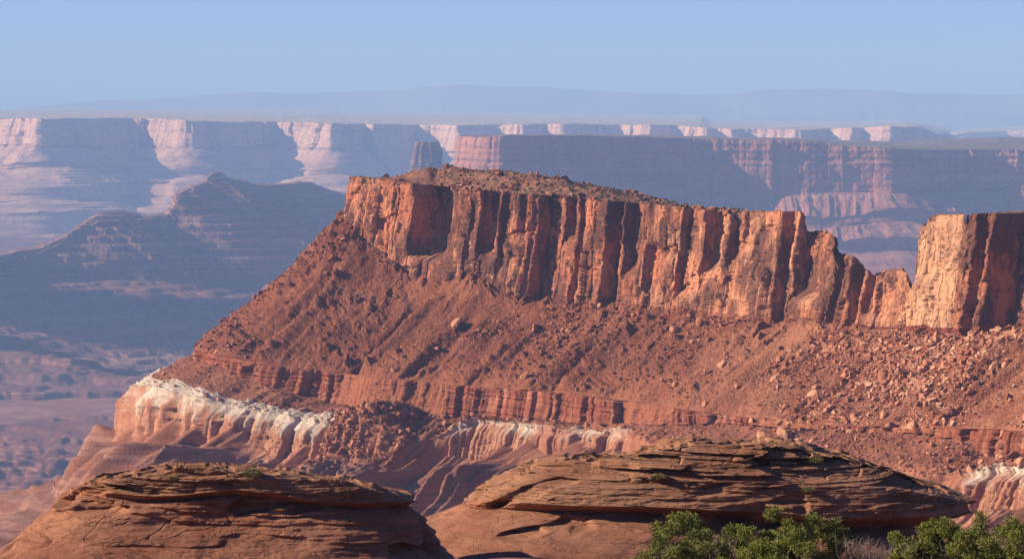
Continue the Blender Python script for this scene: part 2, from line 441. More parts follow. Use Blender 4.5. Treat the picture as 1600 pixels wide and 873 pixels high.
# reference px for the back side: nearest column of the front
from_b = allp[nf:]
fpick = allp[:nf:40]; ppick = pdense[:nf:40]
dd = ((from_b[::20, None, :] - fpick[None]) ** 2).sum(2); near = ppick[np.argmin(dd, 1)]
pref_d[nf:] = np.interp(np.arange(len(from_b)), np.arange(0, len(from_b), 20), gsm(near, 6))
s_d = np.concatenate([[0], np.cumsum(np.hypot(*np.diff(allp, axis=0).T))])
s_nose = s_d[nf]
OUT = 8.0; KPX = 1.66
def strip_s(px):                                       # arc length of the front path at a px
    return np.interp(-px, -pdense[:nf], s_d[:nf])
_st = [(float(strip_s(x + KPX * OUT)), w / KPX, a, b) for x, w, a, b in STRIPS]
_st.sort()
def relief(s, h, det=True):
    """outward relief of the big cliff; s = arc length, h = 0 at the rim, 1 at the foot"""
    # the path runs right to left: just left of a strip's edge the wall stands out, right of it it is set back
    s = np.asarray(s, float); h = np.broadcast_to(np.asarray(h, float), s.shape)
    o = np.full(s.shape, OUT)
    w = s
    for i, (ss, d, a, b) in enumerate(_st):
        nxt = _st[i - 1][0] if i else ss - 60          # towards the right (smaller s) comes the previous entry
        q = ss - w                       # metres to the right of the step
        L = max(6.0, min(ss - nxt - 1, 90 if d > 22 and ss < strip_s(1530) + 30 else 45))
        shape = np.where(q > 0, np.clip((1 - q / L) / (.62 if i % 3 else .85), 0, 1), 0) * sm(q, 0, 1.6)
        m = sm(h, a - .06, a + .04) * (1 - sm(h, b - .12, b + .06))
        if a <= 0: m = 1 - sm(h, b - .14, b + .04)
        if b >= 1: m = m if a <= 0 and b < 1 else (sm(h, a - .06, a + .04) if a > 0 else np.ones_like(h))
        o = o - d * shape * m
    if det:
        d0, r0, u0 = cells1(w / 27.0, 19); d1, r1, u1 = cells1(w / 9.0, 21); d2, r2, u2 = cells1(w / 4.2 + .25 * vn(h * 9, s * .2, seed=9), 33)
        amp = 1.0
        o = o + ((r1 - .5) * 4.2 + (r2 - .5) * 1.2 + (u1 - .5) * 2.4) * sm(vn(s / 16, h * 3.2, seed=23), -.45, .15)
        o = o + (r0 - .5) * 5 + (u0 - .5) * 5 * (r0 - .2) - 4.0 * (1 - sm(d1, 0, .06)) * (r1 > .55) * sm(h, r1 - .9, r1 - .5) - 1.0 * (1 - sm(d2, 0, .10)) * (r2 > .5)
    return o
P, N, S = cols_for(allp, lambda s, _: relief(s, .3), 2900, .20, 140.0)
pref = np.interp(S, s_d, pref_d)
cn = int(np.argmin(np.abs(S - s_nose)))
Nc = np.gradient(P, axis=0)
N = gsm(N, 12); N /= np.linalg.norm(N, axis=1)[:, None]
o_r = relief(S, 0)
rimp = P + N * (o_r - OUT)[:, None]
rpx = proj(rimp[:, 0], rimp[:, 1], np.full(len(S), -85.))[0]
z0 = zray(tab(RIM, rpx), P[:, 1] - 5)
# heights of the rim behind the nose follow the front side
levels = [
    dict(y=CB, t=9.0, rows=230, min=6, max=60, blur=3),
    dict(y=[(250,540),(300,546),(330,550),(400,566),(480,577),(560,586),(640,593),(700,599),(760,606),(820,609),(900,615),(960,623),(1040,634),(1130,648),(1300,664),(1450,668),(1540,670),(1600,673),(1800,680)],
         t=.70 + .12 * sm(S, s_nose - 200, s_nose - 60), sm=25, rows=300, blur=14, sag=.04),
    dict(y=[(250,550),(300,556),(330,568),(400,596),(480,618),(545,634),(640,640),(700,649),(760,656),(820,658),(900,660),(1000,664),(1080,662),(1130,660),(1300,671),(1450,676),(1525,690),(1545,710),(1600,716),(1800,720)],
         t=5.0, sm=35, rows=64, blur=8),
    dict(y=[(100,625),(152,620),(200,606),(230,603),(300,624),(400,646),(500,660),(560,672),(640,700),(700,676),(730,662),(780,660),(825,672),(880,678),(900,668),(960,680),(1050,700),(1300,745),(1450,752),(1520,742),(1600,736),(1700,740)],
         t=.52 - .145 * sm(S, s_nose - 300, s_nose - 90), sm=50, rows=110, blur=10, sag=.05),
    dict(y=[(100,696),(152,694),(230,690),(300,692),(400,700),(470,722),(520,738),(560,735),(640,745),(705,712),(740,720),(825,716),(880,712),(900,708),(960,716),(1300,775),(1450,790),(1520,800),(1600,796),(1700,800)],
         t=3.6, sm=60, rows=84, blur=8),
    dict(z=-316.0, t=.56, sm=90, rows=80, sag=.06),
    dict(z=-440.0, t=.26, sm=120, rows=150),
]
D, Z = solve_levels(P, N, z0, levels, hold=(int(np.searchsorted(S, s_nose - 12)), int(np.searchsorted(S, s_nose + 4))))
for k in range(1, len(Z)): pass
B, NN, DD, ZZ, LL = rows_of(P, N, D, Z, levels)
SS = np.broadcast_to(S, DD.shape)
rs = row_starts(levels)
def arc_at(r):
    q = B[r] + NN[r] * DD[r][:, None]; return np.concatenate([[0], np.cumsum(np.hypot(*np.diff(q, axis=0).T))])
S_rim = S; S2 = arc_at((rs[1] + rs[2]) // 2); S4 = arc_at(rs[4])
SS = SS.copy(); SS[rs[1] + 30:rs[2] + 1] = S2; SS[rs[2]:] = S4
Lc = LL[:, None]
offn = np.zeros_like(DD); offz = np.zeros_like(DD)
# cliff
h = np.clip(Lc, 0, 1) + 0 * DD
rc = rs[1] + 26
hh = h[:rc]; ss = np.broadcast_to(S, (rc, len(S)))
o = relief(ss, hh) - OUT
zz = ZZ[:rc]
f1, f2, rid = worley(ss / 5.5 + .5 * vn(ss * .15, zz * .15, seed=51), zz / 9.0 + .5 * vn(ss * .2, zz * .1, seed=52), 61)
o = o + (rid - .5) * 1.5 - .7 * (1 - sm(f2, 0, .12))
f1, f2, rid = worley(ss / 15 + .3 * vn(ss * .1, zz * .1, seed=53), zz / 30, 63); o = o + (rid - .5) * 4.0 * sm(hh, .08, .2) - 1.2 * (1 - sm(f2, 0, .05))
f1, f2, rid = worley(ss / 2.6, zz / 3.4, 71); o = o + (rid - .5) * .55 - .3 * (1 - sm(f2, 0, .12))
o = o + .6 * fbm(ss * .06, zz * .03, seed=80) + .35 * fbm(ss * .5, zz * .4, seed=83, o=4, ridged=True)
low = sm(hh, .45, 1.0)                                    # the foot is broken into buttresses and fallen blocks
f1b, f2b, ridb = worley(ss / 13 + .4 * vn(ss * .1, zz * .1, seed=90), zz / 20, 91)
o = o + low * (ridb - .3) * 5.0 * sm(fbm(ss * .02, zz * .0 + 3, seed=95), -.15, .25)
top = 1 - sm(hh, 0, .06); o = o - top * 2.0 * np.abs(vn(ss * .3, zz * .2, seed=97))
beds = vn(np.zeros_like(zz) + .5, zz * .55 + .02 * vn(ss * .02, zz * 0, seed=5), seed=99); o = o + .5 * beds * (.4 + .6 * top)
o = o * (1 - sm(Lc[:rc] + 0 * hh, 1.0, 1.0 + 26 / 300.)) 
offn[:rc] += o
offt = np.zeros_like(DD)
fade = 1 - sm(Lc[:rc] + 0 * hh, 1.0, 1.0 + 26 / 300.)
offt[:rc] = fade * (1.0 * vn(hh * 3, ss * .015, seed=3) + .55 * vn(hh * 11, ss * .04, seed=4) + .30 * vn(hh * 40, ss * .1, seed=6) + (hh - .45) * 5.0) * sm(hh, -.02, .2)
# slopes
def add_slope(k0, k1, fn):
    a, b = rs[k0], rs[k1]
    u =  (Lc[a:b + 1] - k0) / (k1 - k0) + 0 * DD[a:b + 1]
    sb = SS[a:b + 1].copy(); sb[:] = S2 if k0 == 1 else S4
    e = fn(sb, DD[a:b + 1], ZZ[a:b + 1], u)
    offn[a:b + 1] += e * .55; offz[a:b + 1] += e * .8
_m = rs[1] + 170; _mx = proj((B + NN * DD[..., None])[_m, :cn, 0], (B + NN * DD[..., None])[_m, :cn, 1], ZZ[_m, :cn])[0]
RAVINES = [(float(S2[int(np.argmin(np.abs(_mx - x)))]), w_, d_) for x, w_, d_ in ((470, 7, 8), (612, 10, 16), (700, 6, 4), (790, 6, 7), (912, 11, 15), (1010, 6, 4), (1180, 7, 5), (1310, 6, 5), (1480, 14, 14), (1560, 7, 5))]
def talus(s, d, z, u):
    w = s + 6 * vn(s * .02, d * .02, seed=101)
    g = fbm(w * .020 + .5 * vn(d * .02, s * .02, seed=104), d * .005, seed=103, o=4, ridged=True) * 4.2 * sm(u, .02, .4) * (1 - .35 * sm(u, .9, 1))
    g += fbm(w * .07 + .8 * vn(d * .05, s * .05, seed=108), d * .022, seed=107, o=5, g=.6, ridged=True) * 1.5 * sm(u, 0, .1) + 1.6 * fbm(s * .04, d * .04, seed=109, o=5, g=.6)
    for sc_, wd_, dp_ in RAVINES:
        q = (s - sc_ + 5 * vn(d * .03, 0 * d + 3, seed=105)) / wd_
        g -= dp_ * np.exp(-q * q) * sm(u, .10, .45) - dp_ * .55 * np.exp(-((q + 1.7) ** 2) * .8) * sm(u, .05, .4)
    patch = sm(fbm(w * .012, d * .010, seed=111, o=4), -.15, .25)
    patch = np.maximum(patch, 1 - sm(u, .0, .16))
    f1, f2, r = worley(s / 3.6 + .3 * vn(s * .5, d * .5, seed=4), d / 3.6, 113); rub = (r ** 3) * 2.2 * sm(.55 - f1, 0, .35)
    f1, f2, r = worley(s / 1.9, d / 1.9, 117); rub += (r ** 2) * .8 * sm(.55 - f1, 0, .35)
    f1, f2, r = worley(s / 8.0 + .3 * vn(s * .3, d * .3, seed=6), d / 8.0, 119); rub += (r ** 7) * 5.0 * sm(.5 - f1, 0, .25)
    g += rub * (.15 + .85 * patch) + .35 * fbm(s * .4, d * .4, seed=121, o=3)
    nosey = 1 - sm(np.abs(s - S2[cn]), 20, 190)           # rocky rib under the prow
    g += nosey * (1 - sm(u, .15, .6)) * 5 * np.maximum(0, fbm(s * .05, d * .05, seed=131, o=4) * 1.5 + .2)
    return g * (1 - .6 * sm(u, .9, 1)) * (1 - sm(u, .985, 1))
add_slope(1, 2, talus)
def ledge_o(a, b, k, step, colw, amp, seed):
    s = SS[a:b + 1]; z = ZZ[a:b + 1]; u = Lc[a:b + 1] - k + 0 * s
    w = s + 1.2 * vn(z * .3, s * .05, seed=seed)
    q = vn(np.zeros_like(z) + .5, z / step, seed=seed + 1)
    d1, r1, u1 = cells1(w / colw, seed + 2); d2, r2, u2 = cells1(w / (colw * .35), seed + 3)
    e = q * .8 + (r1 - .5) * amp + (r2 - .5) * amp * .4 - 7.0 * (1 - sm(d1, 0, .12)) * (r1 > .3) * (1 - .5 * u) - .5 * (1 - sm(d2, 0, .12)) + .4 * fbm(s * .3, z * .5, seed=seed + 4)
    return e * np.minimum(sm(u, -.02, .04), 1) , u
e, u = ledge_o(rs[2], rs[3], 2, 1.3, 9, 8.0, 150)
BURY = sm(fbm(S4 * .016, 0 * S4, seed=155, o=4), .16, .34) * .85
offn[rs[2]:rs[3] + 1] += (e * (1 - .8 * BURY[None]) + 4 * BURY[None] * u + BURY[None] * fbm(SS[rs[2]:rs[3] + 1] * .25, ZZ[rs[2]:rs[3] + 1] * .25, seed=154, o=5, ridged=True) * 1.4) * sm(u, 0, .03) + 1.5 * sm(u, .0, .04) - 5.0 * sm(u, .88, 1.0) * 0
offn[rs[2]:rs[3] + 1] += fbm(SS[rs[2]:rs[3] + 1] * .022, 0 * u, seed=103, o=3, ridged=True) * 3 * (1 - u)
def bench(s, d, z, u):
    w = s + 5 * vn(s * .03, d * .03, seed=161)
    g = fbm(w * .030, d * .004, seed=163, o=3, ridged=True) * 6.5 * sm(u, 0, .35) * (1 - .4 * sm(u, .8, 1))
    g += fbm(w * .12, d * .02, seed=165, o=4, ridged=True) * 1.6 * sm(u, 0, .2)
    f1, f2, r = worley(s / 3.2, d / 3.2, 167); g += r ** 3 * 1.6 * sm(.5 - f1, 0, .3)
    return g + .3 * fbm(s * .4, d * .4, seed=169, o=3)
add_slope(3, 4, bench)
# white cliff: rounded, fluted pillars
a, b = rs[4], rs[5]
s = SS[a:b + 1]; z = ZZ[a:b + 1]; u = Lc[a:b + 1] - 4 + 0 * s
pxw, _ = proj((B + NN * DD[..., None])[rs[4], :, 0], (B + NN * DD[..., None])[rs[4], :, 1], ZZ[rs[4]])
wt = tab([(100,1),(530,1),(560,.1),(690,0),(708,1),(828,1),(845,.15),(885,.2),(895,.8),(965,.8),(985,0),(1500,0),(1530,1),(1700,1)], pxw) 
wt = np.where(np.arange(len(S)) > cn - 10, 1.0, wt)
WT = np.broadcast_to(gsm(wt, 3), s.shape)
w = s + 1.5 * vn(z * .12, s * .04, seed=171)
d1, r1, u1 = cells1(w / 15.0, 173); d2, r2, u2 = cells1(w / 5.2, 175); d3, r3_, u3 = cells1(w / 1.9 + .3 * vn(z * .4, s * .2, seed=176), 178)
flute = np.sqrt(np.clip(1 - (2 * u1 - 1) ** 2, 0, 1)) * 5.5 * (.5 + r1) + np.sqrt(np.clip(1 - (2 * u2 - 1) ** 2, 0, 1)) * 3.2 * (.4 + r2)
flute = flute - 3 + (r1 - .5) * 9 - 5.0 * (1 - sm(d1, 0, .09)) * (r1 > .3) + (r3_ - .5) * .9 - .7 * (1 - sm(d3, 0, .15)) - 4.2 * (1 - sm(d2, 0, .13)) * (r2 > .35)
rnd = -4.0 * (1 - sm(u, 0, .35)) ** 2
e = flute * (.45 + .55 * sm(u, 0, .3)) * (1 - .25 * u) + rnd + .5 * fbm(s * .3, z * .3, seed=177) + .4 * vn(0 * z + .5, z * .5, seed=179)
bigw = fbm(s * .018, 0 * s, seed=158, o=3) * 7
f1, f2, rid = worley(s / 4.5, z / 6.0, 159); e = e + (rid - .5) * 1.6 * sm(u, .1, .3)
e = e + bigw - 6.0 * (1 - sm(d1, 0, .13)) * (r1 > .25) * sm(u, .12, .35)
dc, rc_, uc = cells1((S4 + 8 * vn(S4 * .02, 0 * S4, seed=181)) / 34.0, 183)
CONE = np.clip(1 - np.abs(2 * uc - 1), 0, 1) * (rc_ > .35) * (.12 + .62 * rc_) + .06 * fbm(S4 * .08, 0 * S4, seed=157, o=4)
CONE = np.clip(CONE, 0, .85)[None]
lean = np.maximum(0, u - (1 - CONE)) * 38 * 1.1
e = e * (1 - .85 * sm(lean, 0, 5)) + lean + (lean > 0) * .8 * fbm(s * .2, z * .2, seed=156, o=4)
WT = WT * (1 - .9 * sm(lean, .5, 6))
wl_ = np.maximum(.25 + .75 * WT, sm(lean, 0, 4)); offn[a:b + 1] += e * wl_
# blend the flutes back into the bench above and the slope below
k = 70
offn[a - k:a] += (e * wl_)[0][None] * (np.linspace(0, 1, k) ** 1.3)[:, None]
k = 76
offn[b + 1:b + 1 + k] += (e * wl_)[-1][None] * (np.linspace(1, 0, k) ** 1.1)[:, None]
def cones(s, d, z, u):
    w = s + 8 * vn(s * .02, d * .015, seed=181)
    d1, r1, u1 = cells1(w / 34.0, 183)
    spur = (1 - np.abs(2 * u1 - 1) ** 1.1) * (9 + 20 * r1)
    g = spur * sm(u, -.05, .30) * (1 - .5 * sm(u, .6, 1)) - 3 * sm(u, 0, .2)
    d2, r2, u2 = cells1(w / 9.0 + .5 * vn(d * .03, s * .02, seed=184), 185)
    g += (1 - np.abs(2 * u2 - 1)) * 3.0 * sm(u, .03, .25) + fbm(w * .20, d * .05, seed=187, o=5, ridged=True) * 1.6
    return g + .3 * fbm(s * .3, d * .3, seed=189, o=3)
add_slope(5, 6, cones)
_m = rs[4] + 30; _mx = proj((B + NN * DD[..., None])[_m, :cn, 0], (B + NN * DD[..., None])[_m, :cn, 1], ZZ[_m, :cn])[0]
MOUND = float(S4[int(np.argmin(np.abs(_mx - 585)))])
a, b = rs[2] + 30, rs[6] + 40
f_ = (np.arange(a, b + 1) - a)[:, None] / (b - a) + 0 * DD[a:b + 1]; s = SS[a:b + 1]; d = DD[a:b + 1]
q = (s - MOUND + 4 * vn(d * .05, s * .02, seed=198)) / (10 + 42 * sm(f_, 0, .6))
md = 26 * np.maximum(0, 1 - np.abs(q) ** 1.5) * sm(f_, 0, .30) * (1 - .5 * sm(f_, .7, 1))
f1, f2, r = worley(s / 5, d / 5, 199); md += (md > 2) * (r ** 3 * 4 * sm(.5 - f1, 0, .3) + 3 * fbm(s * .07, d * .07, seed=200, o=5, ridged=True))
offn[a:b + 1] += md * .7; offz[a:b + 1] += md * .6
def apron(s, d, z, u):
    w = s + 14 * vn(s * .01, d * .01, seed=191)
    g = fbm(w * .016, d * .004, seed=193, o=5, ridged=True) * 17 * sm(u, .0, .12) + 9 * fbm(s * .012, d * .012, seed=195, o=5)
    ph = (z + g) / 9.0; fr_ = ph - np.floor(ph); t_ = (np.floor(ph) + sm(fr_, .6, 1.0)) * 9.0 - z
    return (g * .5 + t_ * .5) * sm(u, 0, .1) + 3.0 * fbm(s * .05, d * .05, seed=197, o=6, g=.6, ridged=True)
add_slope(6, 7, apron)
V = np.empty(DD.shape + (3,))
V[..., 0] = B[..., 0] + NN[..., 0] * (DD + offn) + NN[..., 1] * offt; V[..., 1] = B[..., 1] + NN[..., 1] * (DD + offn) - NN[..., 0] * offt; V[..., 2] = ZZ + offz
MESA_V, MESA_RS = V, rs

mesa = empty('mesa', (0, 2000, -430), label='great red sandstone mesa with a fluted cliff above long rubble slopes', cat='mesa', kind='structure')
def strip(name, r0, r1, mat, V=V, parent=mesa, attrs=None, cols=slice(None)):
    A = V[r0:r1 + 1, cols]
    at_ = {k: v[..., cols] for k, v in (attrs or {}).items()}
    return link(name, grid_mesh(name, A, True, at_, flip=True), mat, parent)
_lit_pale = tab([(0,.0),(1040,0),(1100,.25),(1250,.25),(1300,.05),(1360,.2),(1418,.5),(1434,1),(1500,1),(1508,.15),(1555,.0),(1562,.25),(1800,.2)], rpx)  # right tower's sun-facing front painted paler; grazing-lit wall beyond kept muted
_lit_pale = np.where(np.arange(len(S)) <= cn, _lit_pale, 0)
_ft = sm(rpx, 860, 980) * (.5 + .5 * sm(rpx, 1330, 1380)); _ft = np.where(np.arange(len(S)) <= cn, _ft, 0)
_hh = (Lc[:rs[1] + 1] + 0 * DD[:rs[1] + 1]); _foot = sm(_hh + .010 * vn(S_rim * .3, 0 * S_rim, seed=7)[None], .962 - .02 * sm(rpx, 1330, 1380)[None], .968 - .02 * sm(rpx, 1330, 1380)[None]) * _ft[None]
strip('cliff', rs[0], rs[1], M['wingate'], attrs={'pale': np.broadcast_to(_lit_pale, (rs[1] + 1, len(S))), 'foot': _foot})
strip('talus_slope', rs[1], rs[2], M['talus'])
strip('ledge_band', rs[2], rs[3], M['ledge'], attrs={'bury': np.broadcast_to(BURY, (rs[3] - rs[2] + 1, len(S)))})
strip('bench_slope', rs[3], rs[4] - 36, M['bench'])
a, b = rs[4] - 36, rs[5] + 6
down = np.broadcast_to(np.clip((np.arange(a, b + 1) - a) / (b - a), 0, 1)[:, None], (b - a + 1, V.shape[1]))
WT = np.asarray(WT)
strip('white_cliff', a, b, M['white'], attrs={'down': down, 'white': np.vstack([np.broadcast_to(WT[0], (36, WT.shape[1])), WT, np.broadcast_to(WT[-1], (6, WT.shape[1]))])[:down.shape[0]]})
strip('badland_spurs', b, rs[6], M['badland'])
strip('foot_slope', rs[6], rs[7], M['badland'])

# cap of the mesa: from the front rim over the top to the back rim
fi = np.arange(0, cn + 1)[::2]
bi = np.arange(cn, len(S))
rimF = V[0, fi]; pf = proj(rimF[:, 0], rimF[:, 1], rimF[:, 2])[0]
bp = np.maximum.accumulate(proj(V[0, bi, 0], V[0, bi, 1], V[0, bi, 2])[0]); order = np.argsort(bp, kind='stable')
bb = V[0, bi][order]
rimB = np.stack([np.interp(pf, bp[order], bb[:, i]) for i in range(3)], 1)
# keep the back rim monotone with the front one
rimB[:, 0] = gsm(rimB[:, 0], 3); rimB[:, 1] = gsm(rimB[:, 1], 3)
BK = [(540,273),(600,271),(625,271),(640,268),(680,266),(760,268),(830,272),(880,280),(910,288),(960,296),(1000,303),(1030,312),(1060,321)]
R = 90; T_ = np.linspace(0, 1, R)
capV = np.empty((R, len(fi), 3))
wd = np.hypot(*(rimB - rimF)[:, :2].T)
big = sm(wd, 60, 110)
rimS = np.stack([gsm(rimF[:, i], 34) for i in range(3)], 1)
mid = rimF * .45 + rimB * .55
mpx = proj(mid[:, 0], mid[:, 1], mid[:, 2])[0]
zm = zray(tab(BK, mpx), mid[:, 1]); zm = np.where(mpx > 1060, mid[:, 2], zm)
zm = mid[:, 2] * (1 - big) + zm * big
for i, t in enumerate(T_):
    w1 = (big * sm(t, 0, .09))[:, None]; A = (rimF * (1 - w1) + rimS * w1) * (1 - t) + rimB * t
    lin_ = A[:, 2] * (1 - big * sm(t, 0, .12)) + gsm(A[:, 2], 22) * big * sm(t, 0, .12); hump = sm(t, .0, .42) * (1 - sm(t, .62, 1.0))
    zz_ = lin_ + (zm - mid[:, 2]) * hump
    A[:, 2] = zz_
    capV[i] = A
x, y = capV[..., 0], capV[..., 1]
edge = np.minimum(T_, 1 - T_)[:, None] * wd[None]
damp = sm(edge, 0, 6)
q = fbm(x * .03, y * .03, seed=201, o=4) * 2.0 + .9 * fbm(x * .15, y * .15, seed=205, o=3)
stepn = np.floor((capV[..., 2] + q) / 1.7) * 1.7 + 1.7 * sm(((capV[..., 2] + q) / 1.7) % 1, .6, 1)
capV[..., 2] = capV[..., 2] * (1 - damp) + (stepn * .8 + (capV[..., 2] + q) * .2) * damp
f1, f2, r = worley(x / 3.5, y / 3.5, 211); capV[..., 2] += damp * r ** 3 * 1.6 * sm(.5 - f1, 0, .3)
def cap_mat():
    m = NB('mesa_top_rock')
    n1 = m.noise((.05, .05, .2), detail=5, rough=.65); n2 = m.noise((.25, .25, .5), detail=5, rough=.7)
    pxx = m.sep(0)
    col = m.mix(m.rng(n1, .38, .62), (.17, .075, .048, 1), (.26, .135, .085, 1))
    col = m.mix(m.math('MULTIPLY', m.rng(n2, .55, .68, 0, .8), m.rng(pxx, -40, 120, .1, 1)), col, (.48, .36, .25, 1))
    col = m.mix(m.rng(n2, .42, .36, 0, .8), col, (.085, .080, .045, 1))
    return m.done(col, m.bump(n2, .8))
link('cap', grid_mesh('cap', capV), cap_mat(), mesa)

# ------------------------------------------------------------------ basin, far mesas, mountains
def far_cliff(name, col, col2, veg=0.0):
    m = NB(name)
    n1 = m.noise((.003, .003, .006), detail=4); st = m.noise((.025, .025, .0025), detail=5, rough=.7)
    bd = m.noise((.0006, .0006, .022), detail=4, rough=.7)
    c = m.mix(m.rng(n1, .35, .65), col, col2)
    c = m.mix(m.rng(bd, .52, .68, 0, .45), c, (.55, .36, .26, 1)); c = m.mix(m.rng(bd, .46, .36, 0, .5), c, (.12, .055, .04, 1))
    c = m.mix(m.rng(st, .52, .68, 0, .6), c, (.16, .085, .055, 1))
    h = m.math('ADD', m.noise((.04, .04, .03), detail=7, rough=.7), m.math('MULTIPLY', bd, 1.5))
    return m.done(c, m.bump(h, 12.0))
M['far'] = far_cliff('distant_cliff_rock', (.40, .18, .12, 1), (.30, .12, .08, 1))
def butte_mat():
    m = NB('stepped_butte_rock')
    b = m.noise((.0002, .0002, .014), detail=3, rough=.7); n = m.noise((.004, .004, .002), detail=6, rough=.7); st = m.noise((.02, .02, .002), detail=5, rough=.7)
    c = m.ramp(b, [(.38, (.07, .032, .024, 1)), (.46, (.30, .14, .09, 1)), (.5, (.12, .05, .035, 1)), (.55, (.40, .24, .17, 1)), (.62, (.10, .05, .035, 1))])
    c = m.mix(m.rng(n, .35, .65, .2, .8), c, (.17, .08, .055, 1)); c = m.mix(m.rng(st, .5, .65, 0, .5), c, (.06, .03, .025, 1))
    return m.done(c, m.bump(m.math('ADD', n, m.math('MULTIPLY', b, 1.5)), 40))
M['butte'] = butte_mat()
M['farpale'] = far_cliff('distant_plateau_rock', (.62, .40, .30, 1), (.50, .30, .22, 1))
def veg_mat(name, a, b, c, sc=.01):
    m = NB(name); n1 = m.noise((sc, sc, sc), detail=5, rough=.7); n2 = m.noise((sc * 9, sc * 9, sc * 9), detail=4, rough=.7)
    n3 = m.noise((sc * .3, sc * 1.6, sc), detail=4, rough=.65)
    col = m.mix(m.rng(n1, .4, .6), a, b); col = m.mix(m.rng(n3, .5, .62, 0, .8), col, c); col = m.mix(m.rng(n2, .52, .62, 0, .8), col, (.045, .055, .03, 1))
    return m.done(col, m.bump(n2, 3.0))
M['brush'] = veg_mat('brushy_plateau_top', (.20, .14, .09, 1), (.12, .11, .06, 1), (.30, .22, .14, 1))
M['palebrush'] = veg_mat('pale_plateau_top', (.50, .40, .27, 1), (.36, .33, .22, 1), (.66, .52, .38, 1), .002)

def far_mesa(name, label, rim_ctrl, rimy, levels, mats, ncol, relief_amp=(30, 9), wall_h=90, top_depth=2200, top_y=None, seed=300, topmat='brush', slopeamp=1.0, kind='structure', cat='mesa', step=0.0):
    Pd = catmull(np.array([[at(p, 220, Y)[0], Y] for p, Y in rim_ctrl])[::-1], 120)
    Pd = resample(Pd, 8000)
    def rel(s, h):
        w = s + 5 * vn(h * 3, s * .01, seed=seed)
        d1, r1, u1 = cells1(w / (relief_amp[0] * 3.3), seed + 1); d2, r2, u2 = cells1(w / relief_amp[0], seed + 2); d3, r3, u3 = cells1(w / (relief_amp[0] * .33), seed + 8)
        return (r1 - .5) * relief_amp[1] * 3 + (r2 - .5) * relief_amp[1] + (r3 - .5) * relief_amp[1] * .4 + relief_amp[1] * 2.2 * fbm(s / relief_amp[0] / 4, h * .8, seed=seed + 3, o=6, g=.6)
    P, N, S = cols_for(Pd, lambda s, _: rel(s, 0), ncol, .05)
    N = gsm(N, ncol * .004); N /= np.linalg.norm(N, axis=1)[:, None]
    px = proj(P[:, 0], P[:, 1], np.full(len(P), -60.))[0]
    z0 = gsm(zray(tab(rimy, px), P[:, 1]), 2) + (fbm(S * .004, 0 * S, seed=seed + 60, o=5) * 9 if name != 'stepped_butte' else 0)
    D, Z = solve_levels(P, N, z0, levels)
    B, NN, DD, ZZ, LL = rows_of(P, N, D, Z, levels)
    SS = np.broadcast_to(S, DD.shape); Lc = LL[:, None]; rs = row_starts(levels)
    o = np.zeros_like(DD); oz = np.zeros_like(DD)
    for k, L in enumerate(levels):
        a, b = rs[k], rs[k + 1]; u = (Lc[a:b + 1] - k) + 0 * DD[a:b + 1]; s = SS[a:b + 1]; z = ZZ[a:b + 1]; d = DD[a:b + 1]
        if L['t'] > 1.4:
            e = rel(s, u * 1.0) if k == 0 else rel(s + k * 999, u) * L.get('amp', .5)
            e = e + vn(0 * z + .5, z / 16.0, seed=seed + 20) * 5.0
            if k == 0: o[a:b + 1] += e; last = e[-1]
            else:
                o[a:b + 1] += e * sm(u, -.01, .15)
                last = e[-1]
        else:
            e = (fbm(s * .0047 + 3 * vn(s * .0008, d * .0008, seed=seed + 41), d * .0007, seed=seed + 5 + k, o=6, ridged=True) * 33 + fbm(s * .02, d * .0035, seed=seed + 6 + k, o=5, ridged=True) * 11.0) * slopeamp * sm(u, 0, .3)
            e = e + 6.0 * fbm(s * .02, d * .02, seed=seed + 7, o=5)
            stp = L.get('step', step)
            if stp:
                ph = (z + e) / stp; fr_ = ph - np.floor(ph)
                tz = (np.floor(ph) + sm(fr_, .60, .97)) * stp - z
                hw = L.get('hard', .65); e = e * (1 - hw) + tz * hw
            o[a:b + 1] += e * (.3 if L.get('hard', 0) < .8 else .1); oz[a:b + 1] += e * (.9 if L.get('hard', 0) < .8 else 1.0) * sm(u, 0, .06)
            if k: o[a:b + 1] += last[None] * (1 - sm(u, 0, .5))
    V = np.empty(DD.shape + (3,)); V[..., :2] = B + NN * (DD + o)[..., None]; V[..., 2] = ZZ + oz
    root = empty(name, (float(P[:, 0].mean()), float(P[:, 1].mean()), float(ZZ.min())), label=label, cat=cat, kind=kind)
    for k, L in enumerate(levels):
        link(L['name'], grid_mesh(L['name'], V[rs[k]:rs[k + 1] + 1], True, flip=True), mats[k], root)
    # flat top running back from the rim
    rim = V[0]; R = 40; tt = np.linspace(0, 1, R) ** 1.8
    TV = np.empty((R, len(rim), 3))
    bN = gsm(N, ncol * .06); bN /= np.linalg.norm(bN, axis=1)[:, None]
    back = gsm(rim[:, :2], ncol * .05); back = back * 1.0; back = np.stack([back[:, 0] * (1 + top_depth / back[:, 1]), back[:, 1] + top_depth], 1)
    rim0 = rim; rimS_ = np.stack([gsm(rim[:, q], ncol * .012) for q in range(3)], 1)
    for i, t in enumerate(tt):
        kk = 0 if name == 'stepped_butte' else min(1, i / 3); rim = rim0 * (1 - kk) + rimS_ * kk
        TV[i, :, 0] = rim[:, 0] * (1 - t) + back[:, 0] * t; TV[i, :, 1] = rim[:, 1] * (1 - t) + back[:, 1] * t
        TV[i, :, 2] = rim[:, 2]
    if top_y is not None:
        px2 = proj(TV[-1, :, 0], TV[-1, :, 1], TV[-1, :, 2])[0]
        zt = zray(tab(top_y, px2), TV[-1, :, 1])
        for i, t in enumerate(tt): TV[i, :, 2] += (zt - TV[i, :, 2]) * t ** .8
